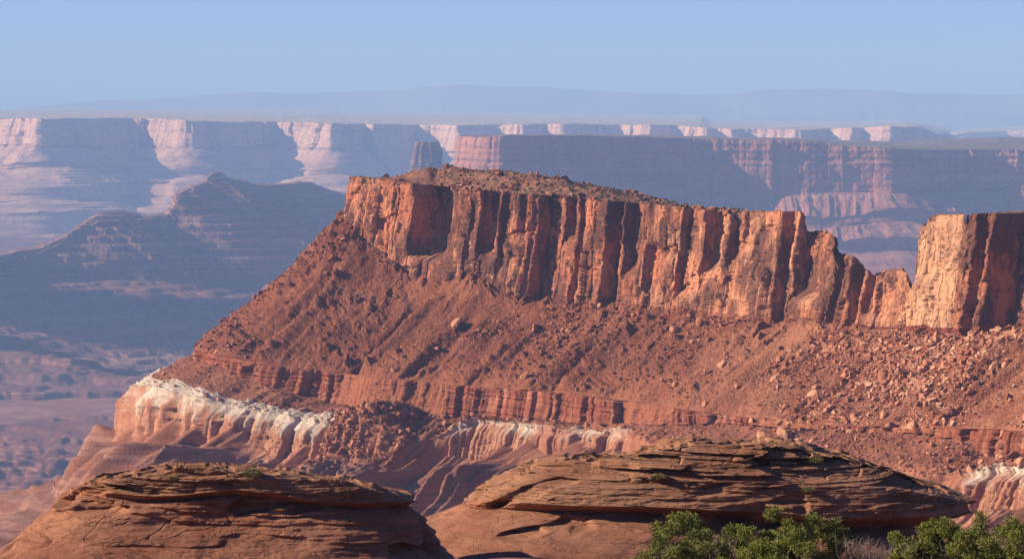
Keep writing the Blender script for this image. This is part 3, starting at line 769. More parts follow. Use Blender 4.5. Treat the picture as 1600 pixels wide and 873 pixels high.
    TV[..., 2] += (fbm(TV[..., 0] * .005, TV[..., 1] * .005, seed=seed + 30) * 8.0 + 5 * fbm(TV[..., 0] * .025, TV[..., 1] * .025, seed=seed + 31)) * sm(tt, 0, .06)[:, None] * (1 - sm(tt, .85, 1))[:, None]
    link('plateau_top', grid_mesh('plateau_top', TV), M[topmat], root)
    # back side, so that it stands as a solid landform
    bl = TV[-1]; BV = np.stack([bl, bl + np.array([0, 150, -300.]), bl + np.array([0, 900, -900.])])
    link('back_slope', grid_mesh('back_slope', BV), mats[-1], root)
    return V

# mid mesa on the right
far_mesa('far_mesa', 'long dark flat-topped mesa in blue haze behind the red cliff', [(720,12750),(727,12200),(760,12003),(800,11979),(900,12250),(1000,12400),(1085,12520),(1130,12525),(1200,12510),(1290,12500),(1385,12470),(1398,12480),(1440,12620),(1500,12700),(1560,12760),(1640,12700),(1720,12650),(1800,12650),(2000,12650)],
    [(700,222),(708,219),(715,215),(740,213),(820,212),(1000,214),(1200,218),(1290,223),(1400,232),(1600,232),(2000,232)],
    [dict(name='cliff', y=[(700,300),(800,305),(900,302),(1000,308),(1100,318),(1200,308),(1280,300),(1380,300),(1500,296),(1560,295),(1600,285),(1800,290)], t=5, rows=90, blur=6, max=900),
     dict(name='talus_slope', y=[(700,345),(900,345),(1100,350),(1250,345),(1400,330),(1600,335),(1800,335)], t=.55, sm=14, rows=70, blur=10, max=2300),
     dict(name='ledge_band', y=[(700,356),(1100,362),(1250,360),(1400,345),(1600,348),(1800,348)], t=2.5, sm=18, rows=24, blur=6, max=900, amp=.6),
     dict(name='bench_slope', y=[(700,385),(1100,390),(1300,384),(1400,372),(1600,375),(1800,375)], t=.42, sm=24, rows=50, blur=10, max=2300),
     dict(name='lower_cliff', y=[(700,402),(1100,404),(1300,400),(1400,390),(1600,395),(1800,395)], t=2.5, sm=30, rows=24, blur=6, max=900, amp=.7),
     dict(name='foot_slope', z=-990, t=.33, sm=40, rows=60)],
    [M['far']] * 6, 1100, (78, 14), top_depth=2200, top_y=[(700,214),(720,211),(800,210),(1000,211),(1130,214),(1250,216),(1300,219),(1400,221),(1480,217),(1560,214),(1620,214),(2000,214)], seed=310)

# plateau that closes the view
far_mesa('far_plateau', 'pale hazy plateau with sunlit promontories and shaded alcoves along the horizon', [(-300,21285),(-120,22028),(-20,21038),(30,20616),(60,20295),(100,20616),(150,21038),(212,21334),(250,21038),(292,20616),(340,21038),(400,21532),(432,21780),(480,21285),(520,20790),(560,21285),(568,21334),(590,21186),(640,21903),(660,21928),(700,21532),(718,21285),(760,21657),(782,21681),(818,21285),(850,21657),(880,21408),(960,21780),(1010,21532),(1060,21780),(1098,21285),(1118,21483),(1145,21285),(1160,21532),(1250,21162),(1290,21582),(1330,21236),(1350,21334),(1395,21038),(1437,21532),(1446,22770),(1475,24502)],
    [(-300,187),(0,187),(60,185),(200,184),(300,189),(450,191),(640,195),(760,196),(900,194),(1060,196),(1100,200),(1240,203),(1340,200),(1400,198),(1437,199),(1446,205),(1480,212)],
    [dict(name='cliff', y=[(-300,226),(0,226),(60,226),(200,232),(300,230),(450,228),(520,232),(640,236),(800,238),(1100,240),(1440,240)], t=4, rows=60, blur=4, max=900),
     dict(name='talus_slope', y=[(-300,262),(0,258),(100,250),(200,262),(300,262),(400,270),(520,262),(640,270),(800,270),(1500,270)], t=.62, sm=10, rows=60, blur=6, max=1900),
     dict(name='ledge_band', y=[(-300,268),(0,264),(100,258),(200,270),(300,272),(400,280),(520,270),(640,280),(1500,280)], t=2.0, sm=12, rows=16, blur=4, max=900),
     dict(name='bench_slope', y=[(-300,290),(0,292),(150,288),(280,282),(400,300),(520,300),(640,310),(1500,310)], t=.30, sm=18, rows=60, blur=8, max=3600, step=22),
     dict(name='lower_cliff', y=[(-300,312),(0,314),(150,310),(280,306),(400,312),(520,312),(1500,325)], t=2.2, sm=18, rows=24, blur=4, max=900),
     dict(name='lower_slope', y=[(-300,340),(0,335),(150,330),(280,335),(520,340),(1500,340)], t=.25, sm=24, rows=40, blur=8, max=3600, step=22),
     dict(name='basal_cliff', y=[(-300,368),(0,366),(150,366),(520,368),(1500,368)], t=2.2, sm=24, rows=24, blur=4, max=900),
     dict(name='foot_slope', z=-990, t=.25, sm=30, rows=20)],
    [M['farpale']] * 8, 1300, (72, 24), top_depth=26000, top_y=[(-300,170),(0,172),(100,171),(400,172),(650,175),(860,178),(1000,180),(1095,181),(1112,187),(1200,190),(1330,190),(1400,188),(1437,191),(1480,196)], seed=340, topmat='palebrush', cat='plateau')

# still farther bench on the right
far_mesa('distant_tableland', 'faint low tableland beyond the right end of the pale plateau', [(1400,33412),(1450,32175),(1500,31680),(1545,31928),(1570,32670),(1700,31928),(1900,32175)],
    [(1400,209),(1450,209),(1530,206),(1570,205),(1700,203),(1900,203)],
    [dict(name='cliff', y=[(1400,216),(1900,216)], t=3, rows=24, blur=4, max=900), dict(name='foot_slope', y=[(1400,232),(1900,232)], t=.3, rows=16, max=9000)],
    [M['farpale']] * 2, 160, (150, 37), top_depth=8000, top_y=[(1400,210),(1450,208),(1530,201),(1600,198),(1900,198)], seed=370, topmat='palebrush', cat='tableland')

# dark stepped butte on the left
far_mesa('stepped_butte', 'dark stepped butte in blue shade with small knobs on its crest', [(-260,10900),(-100,11300),(0,11650),(150,12100),(270,12450),(335,12780),(400,13050),(490,13400),(560,13700),(660,14100),(800,14600)],
    [(-300,420),(-60,408),(0,399),(15,396),(25,392),(60,389),(100,370),(150,337),(165,333),(190,332),(225,340),(262,336),(272,322),(276,305),(300,292),(322,286),(326,275),(330,271),(342,271),(346,278),(360,282),(385,284),(388,290),(440,289),(470,286),(490,287),(500,294),(545,308),(620,330),(800,380)],
    [dict(name='crest_slope', y=[(-300,424),(0,404),(60,394),(100,376),(150,346),(225,350),(265,341),(280,310),(400,316),(545,322),(620,340),(800,400)], t=.62, rows=50, hard=.6, blur=3, max=900, min=3),
     dict(name='crest_ledge', y=[(-300,427),(0,408),(60,398),(100,381),(150,350),(225,354),(265,345),(275,321),(400,324),(545,330),(620,348),(800,404)], t=3, rows=24, blur=2, max=900, min=2, amp=.5),
     dict(name='upper_slope', y=[(-300,432),(0,416),(60,412),(150,408),(300,404),(450,405),(600,410),(800,420)], t=.5, sm=14, rows=220, hard=.95, step=38, blur=6, max=2300, min=2),
     dict(name='ledge_band', y=[(-300,440),(0,432),(150,436),(300,440),(450,442),(600,445),(800,450)], t=1.9, sm=20, rows=50, blur=4, max=900, amp=.9),
     dict(name='foot_slope', z=-990, t=.16, sm=30, rows=120, hard=.9, step=22)],
    [M['butte']] * 5, 760, (39, 15), top_depth=300, seed=380, topmat='butte', slopeamp=.75, cat='butte', step=20)

# lone tower between the plateau and the mid mesa
def tower():
    n = 120; R = 60
    cx, cy = (665 - 800) / F * 13500, 13500
    V = np.empty((R, n, 3)); ang = np.linspace(0, 2 * np.pi, n, endpoint=False)
    zt, zb = float(zray(222, cy)), float(zray(275, cy)) - 150
    for i in range(R):
        u = i / (R - 1); z = zt + (zb - zt) * max(0, u - .06) / .94
        half_l = tab([(0, 45), (.2, 64), (.55, 84), (1, 100)], u); half_r = tab([(0, 63), (.2, 82), (.5, 88), (1, 100)], u)
        c = np.cos(ang); sgn = np.sign(c)
        rx = np.where(c > 0, half_r, half_l) * sgn * np.abs(c) ** .75; ry = 72 * np.sign(np.sin(ang)) * np.abs(np.sin(ang)) ** .75
        o = 1 + .10 * vn(ang * 6, z * .01 + 0 * ang, seed=400) + .05 * vn(ang * 16, z * .02 + 0 * ang, seed=401)
        k = 1.0 if u > .05 else u / .05
        V[i] = np.stack([cx + rx * o * k, cy + ry * o * k, z + 0 * ang + (2.5 * vn(ang * 4, 0 * ang, seed=402) if u < .1 else 0)], 1)
    o = link('rock_tower', grid_mesh('rock_tower', V, True, closed=True), M['butte'])
    tag(o, 'dark square rock tower standing alone left of the long hazy mesa', 'rock tower', kind='structure')
tower()

# canyon floor: one sheet from the foot of the mesa to the plateau
pxs = np.linspace(-700, 2400, 760); Ys = np.concatenate([np.linspace(900, 2500, 50), np.geomspace(2520, 34000, 900)])
PX, YY = np.meshgrid(pxs, Ys); XX = (PX - 800) / F * YY
base = np.interp(YY, [900, 2200, 4200, 6500, 8100, 10350, 12600, 18600, 34000], [-470, -480, -740, -960, -950, -905, -885, -920, -920])
rug = sm(YY, 3200, 4500) * (1 - sm(YY, 7600, 8100)) + .3 * sm(YY, 8900, 9300) * (1 - sm(YY, 11000, 11400))
hgt = base + fbm(XX * .0017, YY * .0015, seed=420, o=8, g=.6) * 125 * rug + fbm(XX * .0008, YY * .00047, seed=425, o=5) * 19
hgt += fbm(XX * .0045, YY * .0040, seed=428, o=6, g=.6) * 17 * sm(YY, 2600, 3600)
ph = hgt / 12.0; fr_ = ph - np.floor(ph); hgt2 = (np.floor(ph) + sm(fr_, .70, .98)) * 12.0
hgt2 = hgt2 + 2.0 * fbm(XX * .013, YY * .013, seed=431, o=5)
# tiered canyon edges facing the viewer
for Yc, dz, sd in ((9375, 39, 1), (9720, 22, 2), (10200, 30, 3), (10700, 24, 4), (11250, 18, 7), (8780, 30, 6), (9100, 14, 9)):
    e = Yc + 280 * fbm(XX * .0023, 0 * XX + sd, seed=440 + sd, o=7, g=.6)
    hgt2 = hgt2 - dz * (1 - sm(YY, e - 20, e + 6))
hgt2 += 138 * (1 - sm(YY, 8250, 8600))
def floor_mat():
    m = NB('canyon_floor_rock')
    n1 = m.noise((.002, .002, .004), detail=5); n2 = m.noise((.02, .02, .02), detail=6, rough=.7); bd = m.noise((.0006, .0006, .16), detail=4, rough=.7)
    c = m.mix(m.rng(n1, .38, .62), (.20, .085, .058, 1), (.15, .055, .038, 1))
    c = m.mix(m.rng(bd, .52, .66, 0, .6), c, (.46, .31, .24, 1)); c = m.mix(m.rng(n2, .54, .66, 0, .65), c, (.10, .065, .045, 1))
    return m.done(c, m.bump(n2, 4))
go = link('canyon_floor', grid_mesh('canyon_floor', np.stack([XX, YY, hgt2], -1)), floor_mat())
tag(go, 'hazy canyon floor of terraced red benches', 'canyon floor', kind='structure')

# mountains on the horizon
def mountains():
    n = 700; px = np.linspace(-300, 1900, n); R = 30; Y0 = 55500.0
    sk = tab([(-300,178),(0,168),(60,164),(110,158),(160,154),(250,152),(300,146),(400,140),(470,143),(520,140),(600,139),(650,133),(700,128),(780,130),(860,133),(950,139),(1050,143),(1100,146),(1140,146),(1170,138),(1200,136),(1300,134),(1380,138),(1420,142),(1500,143),(1560,145),(1600,142),(1750,146),(1900,160)], px)
    sk = sk + 1.2 * fbm(px * .03, 0 * px, seed=460, o=5)
    V = np.empty((R, n, 3))
    for i in range(R):
        u = i / (R - 1)
        Y = Y0 - 4000 + 8000 * u; k = 1 - abs(2 * u - 1)
        z0_ = -900.0; zc = zray(sk, Y0)
        f = k ** 1.2
        z = z0_ + (zc - z0_) * f + 100 * fbm(px * .05, 0 * px + u * 6, seed=470, o=4, ridged=True) * (1 - f) * k
        V[i] = np.stack([(px - 800) / F * Y0, Y + 0 * px, z], 1)
    m = NB('mountain_rock'); n1 = m.noise((.0006, .0006, .002), detail=5)
    col = m.mix(m.rng(n1, .4, .6), (.18, .17, .16, 1), (.28, .24, .20, 1))
    o = link('mountains', grid_mesh('mountains', V), m.done(col))
    tag(o, 'faint blue mountain range along the horizon', 'mountains', kind='structure')
mountains()

# ground to the horizon beneath everything
def plain():
    n = 60; g = np.linspace(-1, 1, n); g = np.sign(g) * np.abs(g) ** 2 * 58000
    X, Y = np.meshgrid(g, g + 0)
    o = link('ground', grid_mesh('ground', np.stack([X, Y, -1040 + 0 * X], -1)), M['badland'])
    tag(o, 'low ground far below the rims', 'ground', kind='structure')
plain()

# ------------------------------------------------------------------ haze
def haze(dens=3.7e-5):
    me = bpy.data.meshes.new('haze')
    x, y0, y1, z0_, z1 = 60000, -60000, 60000, -1045, 800
    v = np.array([(-x, y0, z0_), (x, y0, z0_), (x, y1, z0_), (-x, y1, z0_), (-x, y0, z1), (x, y0, z1), (x, y1, z1), (-x, y1, z1)], float)
    f = np.array([(0, 3, 2, 1), (4, 5, 6, 7), (0, 1, 5, 4), (1, 2, 6, 5), (2, 3, 7, 6), (3, 0, 4, 7)])
    raw_mesh(me, v, f, False)
    m = bpy.data.materials.new('haze'); m.use_nodes = True; nt = m.node_tree
    nt.nodes.remove(nt.nodes['Principled BSDF'])
    p = nt.nodes.new('ShaderNodeVolumePrincipled')
    p.inputs['Color'].default_value = HAZE_COL; p.inputs['Density'].default_value = dens
    p.inputs['Anisotropy'].default_value = 0.0
    nt.links.new(p.outputs[0], nt.nodes['Material Output'].inputs['Volume'])
    o = link('haze', me, m); tag(o, 'blue morning haze filling the canyon air', 'haze', kind='stuff')

def shade_clouds():
    # cloudlike blocker added out of view, high left, to shade the benches below the butte
    m = NB('shade_cloud_white'); m.b.inputs['Roughness'].default_value = 1
    mat = m.done((.9, .9, .9, 1))
    import bmesh
    for x, y, rx, ry, sd in ((-14000, 10450, 2100, 620, 1),):
        bm = bmesh.new(); bmesh.ops.create_icosphere(bm, subdivisions=5, radius=1)
        v = np.array([p.co[:] for p in bm.verts]); f = np.array([[q.index for q in p.verts] for p in bm.faces]); bm.free()
        r = 1 + .25 * fbm(v[:, 0] * 2, v[:, 1] * 2, v[:, 2] * 2, seed=480 + sd, o=5)
        v = v * r[:, None] * np.array([rx, ry, 260]); v[:, 2] = np.where(v[:, 2] < 0, v[:, 2] * .25, v[:, 2])
        me = bpy.data.meshes.new('shade_cloud'); raw_mesh(me, v + np.array([x, y, 4200 + 400 * sd]), f, True)
        tag(link('shade_cloud', me, mat), 'white cloudlike mass added outside the view to shade the benches', 'shade_cloud', 'shade_clouds', kind='structure')
shade_clouds()
HAZE_COL = (.46, .70, 1.22, 1)
haze()

# ------------------------------------------------------------------ boulders and rubble on the mesa
def rock_shape(seed, sub=2):
    """angular block: an icosphere cut by random planes"""
    import bmesh
    bm = bmesh.new(); bmesh.ops.create_icosphere(bm, subdivisions=sub, radius=1)
    rnd = np.random.RandomState(seed)
    v = np.array([x.co[:] for x in bm.verts])
    for _ in range(9):
        n = rnd.normal(size=3); n /= np.linalg.norm(n); d = rnd.uniform(.30, .62)
        e = v @ n - d; v = v - np.where(e > 0, e, 0)[:, None] * n
    v *= rnd.uniform(.75, 1.25, 3) / .52
    f = np.array([[a.index for a in p.verts] for p in bm.faces]); bm.free()
    return v, f
ROCKS = [rock_shape(i, 2) for i in range(12)]
def block_shape(seed):
    r = np.random.RandomState(seed); v = np.array([(x, y, z) for x in (-1, 1) for y in (-1, 1) for z in (-1, 1)], float)
    v = v * r.uniform(.55, 1.0, (8, 3)) * r.uniform(.7, 1.25, 3); v[:, :2] += r.normal(size=(8, 2)) * .12
    f = [(0, 1, 3), (0, 3, 2), (4, 6, 7), (4, 7, 5), (0, 4, 5), (0, 5, 1), (2, 3, 7), (2, 7, 6), (0, 2, 6), (0, 6, 4), (1, 5, 7), (1, 7, 3)]
    return v, np.array(f)
LOWROCKS = [block_shape(40 + i) for i in range(24)]
def rock_mat(name, a, b, c):
    m = NB(name); oi = m.n('ShaderNodeObjectInfo'); n1 = m.noise((.5, .5, .5), detail=5, rough=.7)
    col = m.mix(m.rng(oi.outputs['Random'], 0, 1), a, b); col = m.mix(m.rng(n1, .5, .65, 0, .7), col, c)
    return m.done(col, m.bump(n1, .5))
M['boulder'] = rock_mat('boulder_sandstone', (.36, .15, .08, 1), (.52, .29, .17, 1), (.22, .09, .05, 1))
def rubble_mat():
    m = NB('rubble_sandstone'); r = m.attr('tone'); n1 = m.noise((.7, .7, .7), detail=4, rough=.7)
    col = m.ramp(r, [(0, (.16, .055, .032, 1)), (.4, (.29, .11, .06, 1)), (.75, (.44, .21, .125, 1)), (1, (.64, .42, .27, 1))])
    col = m.mix(m.rng(n1, .5, .65, 0, .5), col, (.20, .08, .045, 1))
    return m.done(col, m.bump(n1, .4))
M['rubble'] = rubble_mat()
def surf(r, c):
    p = MESA_V[r, c]
    return p
rng = np.random.RandomState(5)
mpx, mpy = proj(MESA_V[..., 0], MESA_V[..., 1], MESA_V[..., 2])
rs_ = MESA_RS
dens = fbm(MESA_V[..., 0] * .012, MESA_V[..., 1] * .012, MESA_V[..., 2] * .02, seed=501, o=4) 
def pick(n, r0, r1, bias=None, vis=(-60, 1680)):
    out = []
    rows_ = rng.randint(r0, r1, n * 10); cols_ = rng.randint(0, cn + 60, n * 10)
    p = mpx[rows_, cols_]; ok = (p > vis[0]) & (p < vis[1]) & (mpy[rows_, cols_] < 860)
    w = np.clip(dens[rows_, cols_] * 4 + .40, .10, 1)
    if bias is not None: w = w * bias(p, mpy[rows_, cols_], rows_)
    ok &= rng.rand(len(rows_)) < w
    return rows_[ok][:n], cols_[ok][:n]
def rotm(r):
    q = r.normal(size=4); q /= np.linalg.norm(q); w, x, y, z = q
    return np.array([[1 - 2 * (y * y + z * z), 2 * (x * y - z * w), 2 * (x * z + y * w)], [2 * (x * y + z * w), 1 - 2 * (x * x + z * z), 2 * (y * z - x * w)], [2 * (x * z - y * w), 2 * (y * z + x * w), 1 - 2 * (x * x + y * y)]])
def scatter(name, rr, cc, sizes, tones, V=None):
    V = MESA_V if V is None else V
    vs, fs, ts = [], [], []; off = 0
    for k in range(len(rr)):
        v, f = LOWROCKS[k % len(LOWROCKS)]
        w = (v * (sizes[k] * .5)) @ rotm(rng).T; w[:, 2] *= .8
        w = w + V[rr[k], cc[k]] + np.array([0, 0, sizes[k] * .16])
        vs.append(w); fs.append(f + off); ts.append(np.full(len(v), tones[k])); off += len(v)
    me = bpy.data.meshes.new(name); raw_mesh(me, np.concatenate(vs), np.concatenate(fs), False, {'tone': np.concatenate(ts)})
    return link(name, me, M['rubble'])
right = lambda p, q, r: .35 + .65 * sm(p, 900, 1350) + .35 * (1 - sm(p, 560, 800))
r1, c1 = pick(36000, rs_[1] + 4, rs_[2] - 4, right)
sz = .6 + rng.pareto(2.5, len(r1)) * .5 * (.6 + 1.6 * sm(dens[r1, c1], .0, .35)); sz = np.minimum(sz, 4.5)
tn = np.clip(rng.rand(len(r1)) * .65 + .35 * sm(mpx[r1, c1], 1000, 1500) * (dens[r1, c1] > -.1) - .05, 0, 1)
r2, c2 = pick(7000, rs_[3] + 4, rs_[4] - 2)
sz2 = np.minimum(.6 + rng.pareto(2.8, len(r2)) * .6, 3); tn2 = rng.rand(len(r2)) * .7
r9, c9 = pick(60000, rs_[3], rs_[6]); _sc = np.interp(c9, np.arange(len(S)), S4); k_ = np.abs(_sc - MOUND) < 40; r9, c9 = r9[k_], c9[k_]
r2 = np.concatenate([r2, r9]); c2 = np.concatenate([c2, c9]); sz2 = np.concatenate([sz2, np.minimum(.9 + rng.pareto(2.3, len(r9)) * .9, 5)]); tn2 = np.concatenate([tn2, rng.rand(len(r9)) * .8])
tag(scatter('rubble', np.concatenate([r1, r2]), np.concatenate([c1, c2]), np.concatenate([sz, sz2]), np.concatenate([tn, tn2])),
    'loose reddish rubble strewn over the mesa slopes', 'rubble', kind='stuff')

# blocks and low brush on top of the mesa
_n = 9500; ra = (rng.rand(_n) ** 1.5 * (capV.shape[0] - 1)).astype(int); ca_ = rng.randint(0, capV.shape[1], _n)
_ok = (wd[ca_] > 70) & (rng.rand(_n) < np.clip(.35 + 2.5 * fbm(capV[ra, ca_, 0] * .02, capV[ra, ca_, 1] * .02, seed=520, o=3), .1, 1)); ra, ca_ = ra[_ok], ca_[_ok]
tag(scatter('rim_rubble', ra, ca_, np.minimum(1.2 + rng.pareto(2.4, len(ra)) * 1.3, 6), rng.rand(len(ra)) * .8, capV), 'broken blocks strewn over the top of the mesa', 'rubble', kind='stuff')
_n = 4500; ra = (rng.rand(_n) * (capV.shape[0] - 1)).astype(int); ca_ = rng.randint(0, capV.shape[1], _n); _ok = (wd[ca_] > 70) & (capV[ra, ca_, 0] > -60); ra, ca_ = ra[_ok], ca_[_ok]
_b = scatter('brush', ra, ca_, 1.0 + rng.rand(len(ra)) * 1.5, rng.rand(len(ra)), capV); _m2 = NB('mesa_brush'); _b.data.materials[0] = _m2.done(_m2.mix(_m2.attr('tone'), (.035, .045, .02, 1), (.09, .09, .045, 1)))
tag(_b, 'dark low brush dotting the flat top of the mesa', 'brush', kind='stuff')

BM = []
for i, (v, f) in enumerate(ROCKS):
    me = bpy.data.meshes.new('boulder'); raw_mesh(me, v * .5, f, False); me.materials.append(M['boulder']); BM.append(me)
def boulder(p, size, label, group=None, k=0, flat=.8):
    o = bpy.data.objects.new('boulder', BM[k % len(BM)]); C.objects.link(o)
    o.location = (p[0], p[1], p[2] + size * .18); o.rotation_euler = tuple(rng.rand(3) * 6.28)
    o.scale = (size * rng.uniform(.85, 1.3), size * rng.uniform(.8, 1.1), size * flat)
    return tag(o, label, 'boulder', group)
def nearest(px, py, r0=None, r1=None):
    a = rs_[1] if r0 is None else r0; b = rs_[4] if r1 is None else r1
    d = (mpx[a:b, :cn] - px) ** 2 + (mpy[a:b, :cn] - py) ** 2
    i = np.unravel_index(np.argmin(d), d.shape); return MESA_V[a + i[0], i[1]]
for px, py, s_, lab in [
    (711, 510, 11, 'biggest angular boulder, dark on one side, on the upper talus below the cliff'),
    (520, 406, 10, 'upright block on the skyline of the slope beneath the prow'),
    (1190, 680, 8, 'pale square boulder at the foot of the talus just above the foreground ledge'),
    (1222, 684, 9, 'dark-sided boulder beside the pale square one above the foreground ledge'),
    (1056, 520, 8, 'reddish boulder directly under the thin red ledge at the cliff foot'),
    (820, 588, 7, 'tilted tan slab on the talus above the banded ledge'),
    (683, 545, 7, 'tan block halfway down the slope above the darkest ledge alcove'),
    (1270, 620, 7, 'large tan boulder in the middle of the pale rubble field'),
    (590, 567, 7, 'block just above the banded ledge under the prow'),
    (1480, 625, 7, 'tan block lying on the pale rib of rubble')]:
    boulder(nearest(px, py), s_ * .72, lab, k=int(px))
r3, c3 = pick(286, rs_[1] + 10, rs_[4] - 6, right)
for k in range(len(r3)):
    boulder(MESA_V[r3[k], c3[k]], float(np.clip(2.4 + rng.pareto(3.2) * 1.6, 2.4, 6)), 'angular reddish boulder among the rubble on the slopes below the cliff', 'boulders on the talus slopes', k)

# ------------------------------------------------------------------ foreground sandstone
def sand_mat(name, a, b, dark, bedsc, bump, streak=.4):
    m = NB(name)
    n1 = m.noise((.25, .25, .5), detail=5, rough=.6, dist=.6); fine = m.noise((5, 5, 9), detail=7, rough=.72)
    beds = m.noise((.12, .12, bedsc), detail=5, rough=.65, dist=.3)
    st = m.noise((1.3, 1.3, .35), detail=5, rough=.6)
    col = m.mix(m.rng(n1, .38, .62), a, b); col = m.mix(m.rng(beds, .50, .66, 0, streak), col, dark)
    col = m.mix(m.rng(st, .56, .68, 0, .45), col, tuple(c * .5 for c in dark[:3]) + (1,))
    col = m.mix(m.rng(fine, .55, .72, 0, .5), col, tuple(min(1, c * 1.35) for c in a[:3]) + (1,))
    lich = m.noise((2.2, 2.2, 2.2), detail=6, rough=.8); col = m.mix(m.rng(lich, .63, .68, 0, .5), col, (.30, .22, .16, 1))
    h = m.math('ADD', m.math('MULTIPLY', fine, .35), m.math('MULTIPLY', beds, .9))
    ck = m.noise((.22, .22, .9), detail=3, dist=1.0); h = m.math('ADD', h, m.rng(m.math('ABSOLUTE', m.math('SUBTRACT', ck, .5)), 0, .006, -.3, 0))
    return m.done(col, m.bump(h, bump))
M['fgcap'] = sand_mat('thin_bedded_sandstone', (.36, .200, .120, 1), (.27, .135, .078, 1), (.14, .080, .055, 1), 9.0, .12, .6)
M['fgbody'] = sand_mat('massive_sandstone', (.33, .165, .100, 1), (.25, .110, .065, 1), (.17, .088, .06, 1), 3.0, .13, .6)

def outcrop(name, label, Yc, rings, n=1500, seed=600, cut=2):
    """a solid rock built from closed rings, top to foot"""
    ang = np.linspace(0, 2 * np.pi, 20001)[:-1]
    # more columns on the side facing the overlook
    w = np.where(np.sin(ang) < .25, 1.0, .22); cum = np.cumsum(w); cum = (cum - cum[0]) / cum[-1]
    ang = np.interp(np.linspace(0, 1, n, endpoint=False), cum, ang)
    ca, sa = np.cos(ang), np.sin(ang)
    def ring(r):
        p = r.get('p', .72)
        xl, xr = (r['xl'] - 800) / F * Yc, (r['xr'] - 800) / F * Yc
        X = (xl + xr) / 2 + (xr - xl) / 2 * np.sign(ca) * np.abs(ca) ** p
        sy = np.sign(sa) * np.abs(sa) ** p
        Yf = Yc - r['f'] * np.abs(sy); Y = np.where(sa < 0, Yf, Yc + r['b'] * sy)
        px = proj(X, Yf, np.full(n, -16.))[0]
        Z = zray(tab(r['y'], px), np.where(sa < 0, Yf, Yf)); 
        if 'yb' in r:
            Zb = zray(tab(r['yb'], proj(X, Y, np.full(n, -16.))[0]), Y); k = sm(sa, -.05, .3); Z = Z * (1 - k) + Zb * k
        return np.stack([X, Y, Z], 1)
    R = [ring(r) for r in rings]
    rows, lev = [], []
    for k in range(len(R) - 1):
        m = rings[k + 1]['rows']
        for u in np.linspace(0, 1, m, endpoint=(k == len(R) - 2)):
            uu = u if not rings[k + 1].get('round') else math.sin(u * math.pi / 2)
            A = R[k] * (1 - u) + R[k + 1] * u
            if rings[k + 1].get('round'): A[:, :2] = R[k][:, :2] * (1 - uu) + R[k + 1][:, :2] * uu
            rows.append(A); lev.append(k + u)
    V = np.array(rows); L = np.array(lev)[:, None] + 0 * V[..., 0]
    # outward direction and arc length from the widest ring
    big = R[cut]; T = np.roll(big, -1, 0) - np.roll(big, 1, 0); nn = np.stack([T[:, 1], -T[:, 0]], 1)
    nn /= np.linalg.norm(nn, axis=1)[:, None] + 1e-9
    s = np.concatenate([[0], np.cumsum(np.hypot(*(np.diff(big[:, :2], axis=0)).T))]); S = np.broadcast_to(s, L.shape)
    per = s[-1]
    def band(a, b, soft=.08): return sm(L, a - soft, a + soft) * (1 - sm(L, b - soft, b + soft))
    Z = V[..., 2]
    zt = Z + .18 * vn(S * .12, 0 * S, seed=seed) + .05 * vn(S * .6, 0 * S + Z * .5, seed=seed + 1)
    o = np.zeros_like(Z); oz = np.zeros_like(Z)
    for k in range(1, len(R) - 0):
        r = rings[k]
        A = band(k - 1, k, .04)
        bd = r.get('bed', 0); 
        if bd:
            f1, f2, c = worley(S / 5.5 + .4 * vn(S * .8, zt * 3, seed=seed + 40), zt / .30, seed + 3); f1b, f2b, cb = worley(S / 3.2 + .5 * vn(S * 1.5, zt * 5, seed=seed + 41), zt / .105, seed + 5)
            f1c, f2c, cc = worley(S / 8., zt / .75, seed + 7)
            q = (c - .5) * .55 + (cb - .5) * .34 + (cc - .5) * .8 - .05 * (1 - sm(f2b, 0, .08)) - .12 * (1 - sm(f2, 0, .05))
            q = q * (.35 + .9 * sm(fbm(S * .16, zt * .7, seed=seed + 9, o=3), -.2, .25))
            q += .14 * fbm(S * 1.2, zt * 6, seed=seed + 8, o=4)
            o += A * q * bd
        bo = r.get('body', 0)
        if bo:
            q = fbm(S * .10, Z * .22, seed=seed + 11, o=4) * .9 + .12 * fbm(S * .9, Z * 1.4, seed=seed + 12, o=4)
            sh = fbm(S * .07, Z * .35 + S * .02, seed=seed + 13, o=4) * 5; q += .16 * (np.floor(sh) + sm(sh - np.floor(sh), .75, 1))
            pk = sm(fbm(S * .35, Z * .9, seed=seed + 14, o=3), .28, .5); q -= pk * .7
            q += .05 * fbm(S * 3, Z * 8, seed=seed + 15, o=5) + .10 * vn(S * .05, zt * 3.2, seed=seed + 16) + .05 * vn(S * .1, zt * 9, seed=seed + 18)
            cr = np.abs(fbm(S * .16, Z * .5, seed=seed + 17, o=3)); q -= .05 * (1 - sm(cr, 0, .010))
            o += A * q * bo
        tp = r.get('top', 0)
        if tp:
            x, y = V[..., 0], V[..., 1]
            h = fbm(x * .35, y * .35, seed=seed + 21, o=5) * .55; h = np.floor(h / .12) * .12 + .12 * sm((h / .12) % 1, .7, 1)
            f1, f2, c = worley(x / 1.3, y / 1.3, seed + 22); h = h + (c - .5) * .16 * (c > .5)
            oz += band(k - 1, k, .04) * h * tp
    i1 = int(np.searchsorted(L[:, 0], 1.0)); o[:i1] = o[i1][None] * (L[:i1] ** 5)     # the top follows the ragged rim
    V = V.copy(); V[..., 0] += nn[:, 0] * o; V[..., 1] += nn[:, 1] * o; V[..., 2] += oz
    return V, L, S
def build_outcrop(name, label, V, L, capr):
    root = empty(name, (float(V[..., 0].mean()), float(V[..., 1].mean()), float(V[..., 2].min())), label=label, cat='rock outcrop')
    l = L[:, 0]
    i = int(np.searchsorted(l, capr))
    link('cap_rock', grid_mesh('cap_rock', V[:i + 1], True, closed=True), M['fgcap'], root)
    link('body', grid_mesh('body', V[i:], True, closed=True), M['fgbody'], root)
    return root

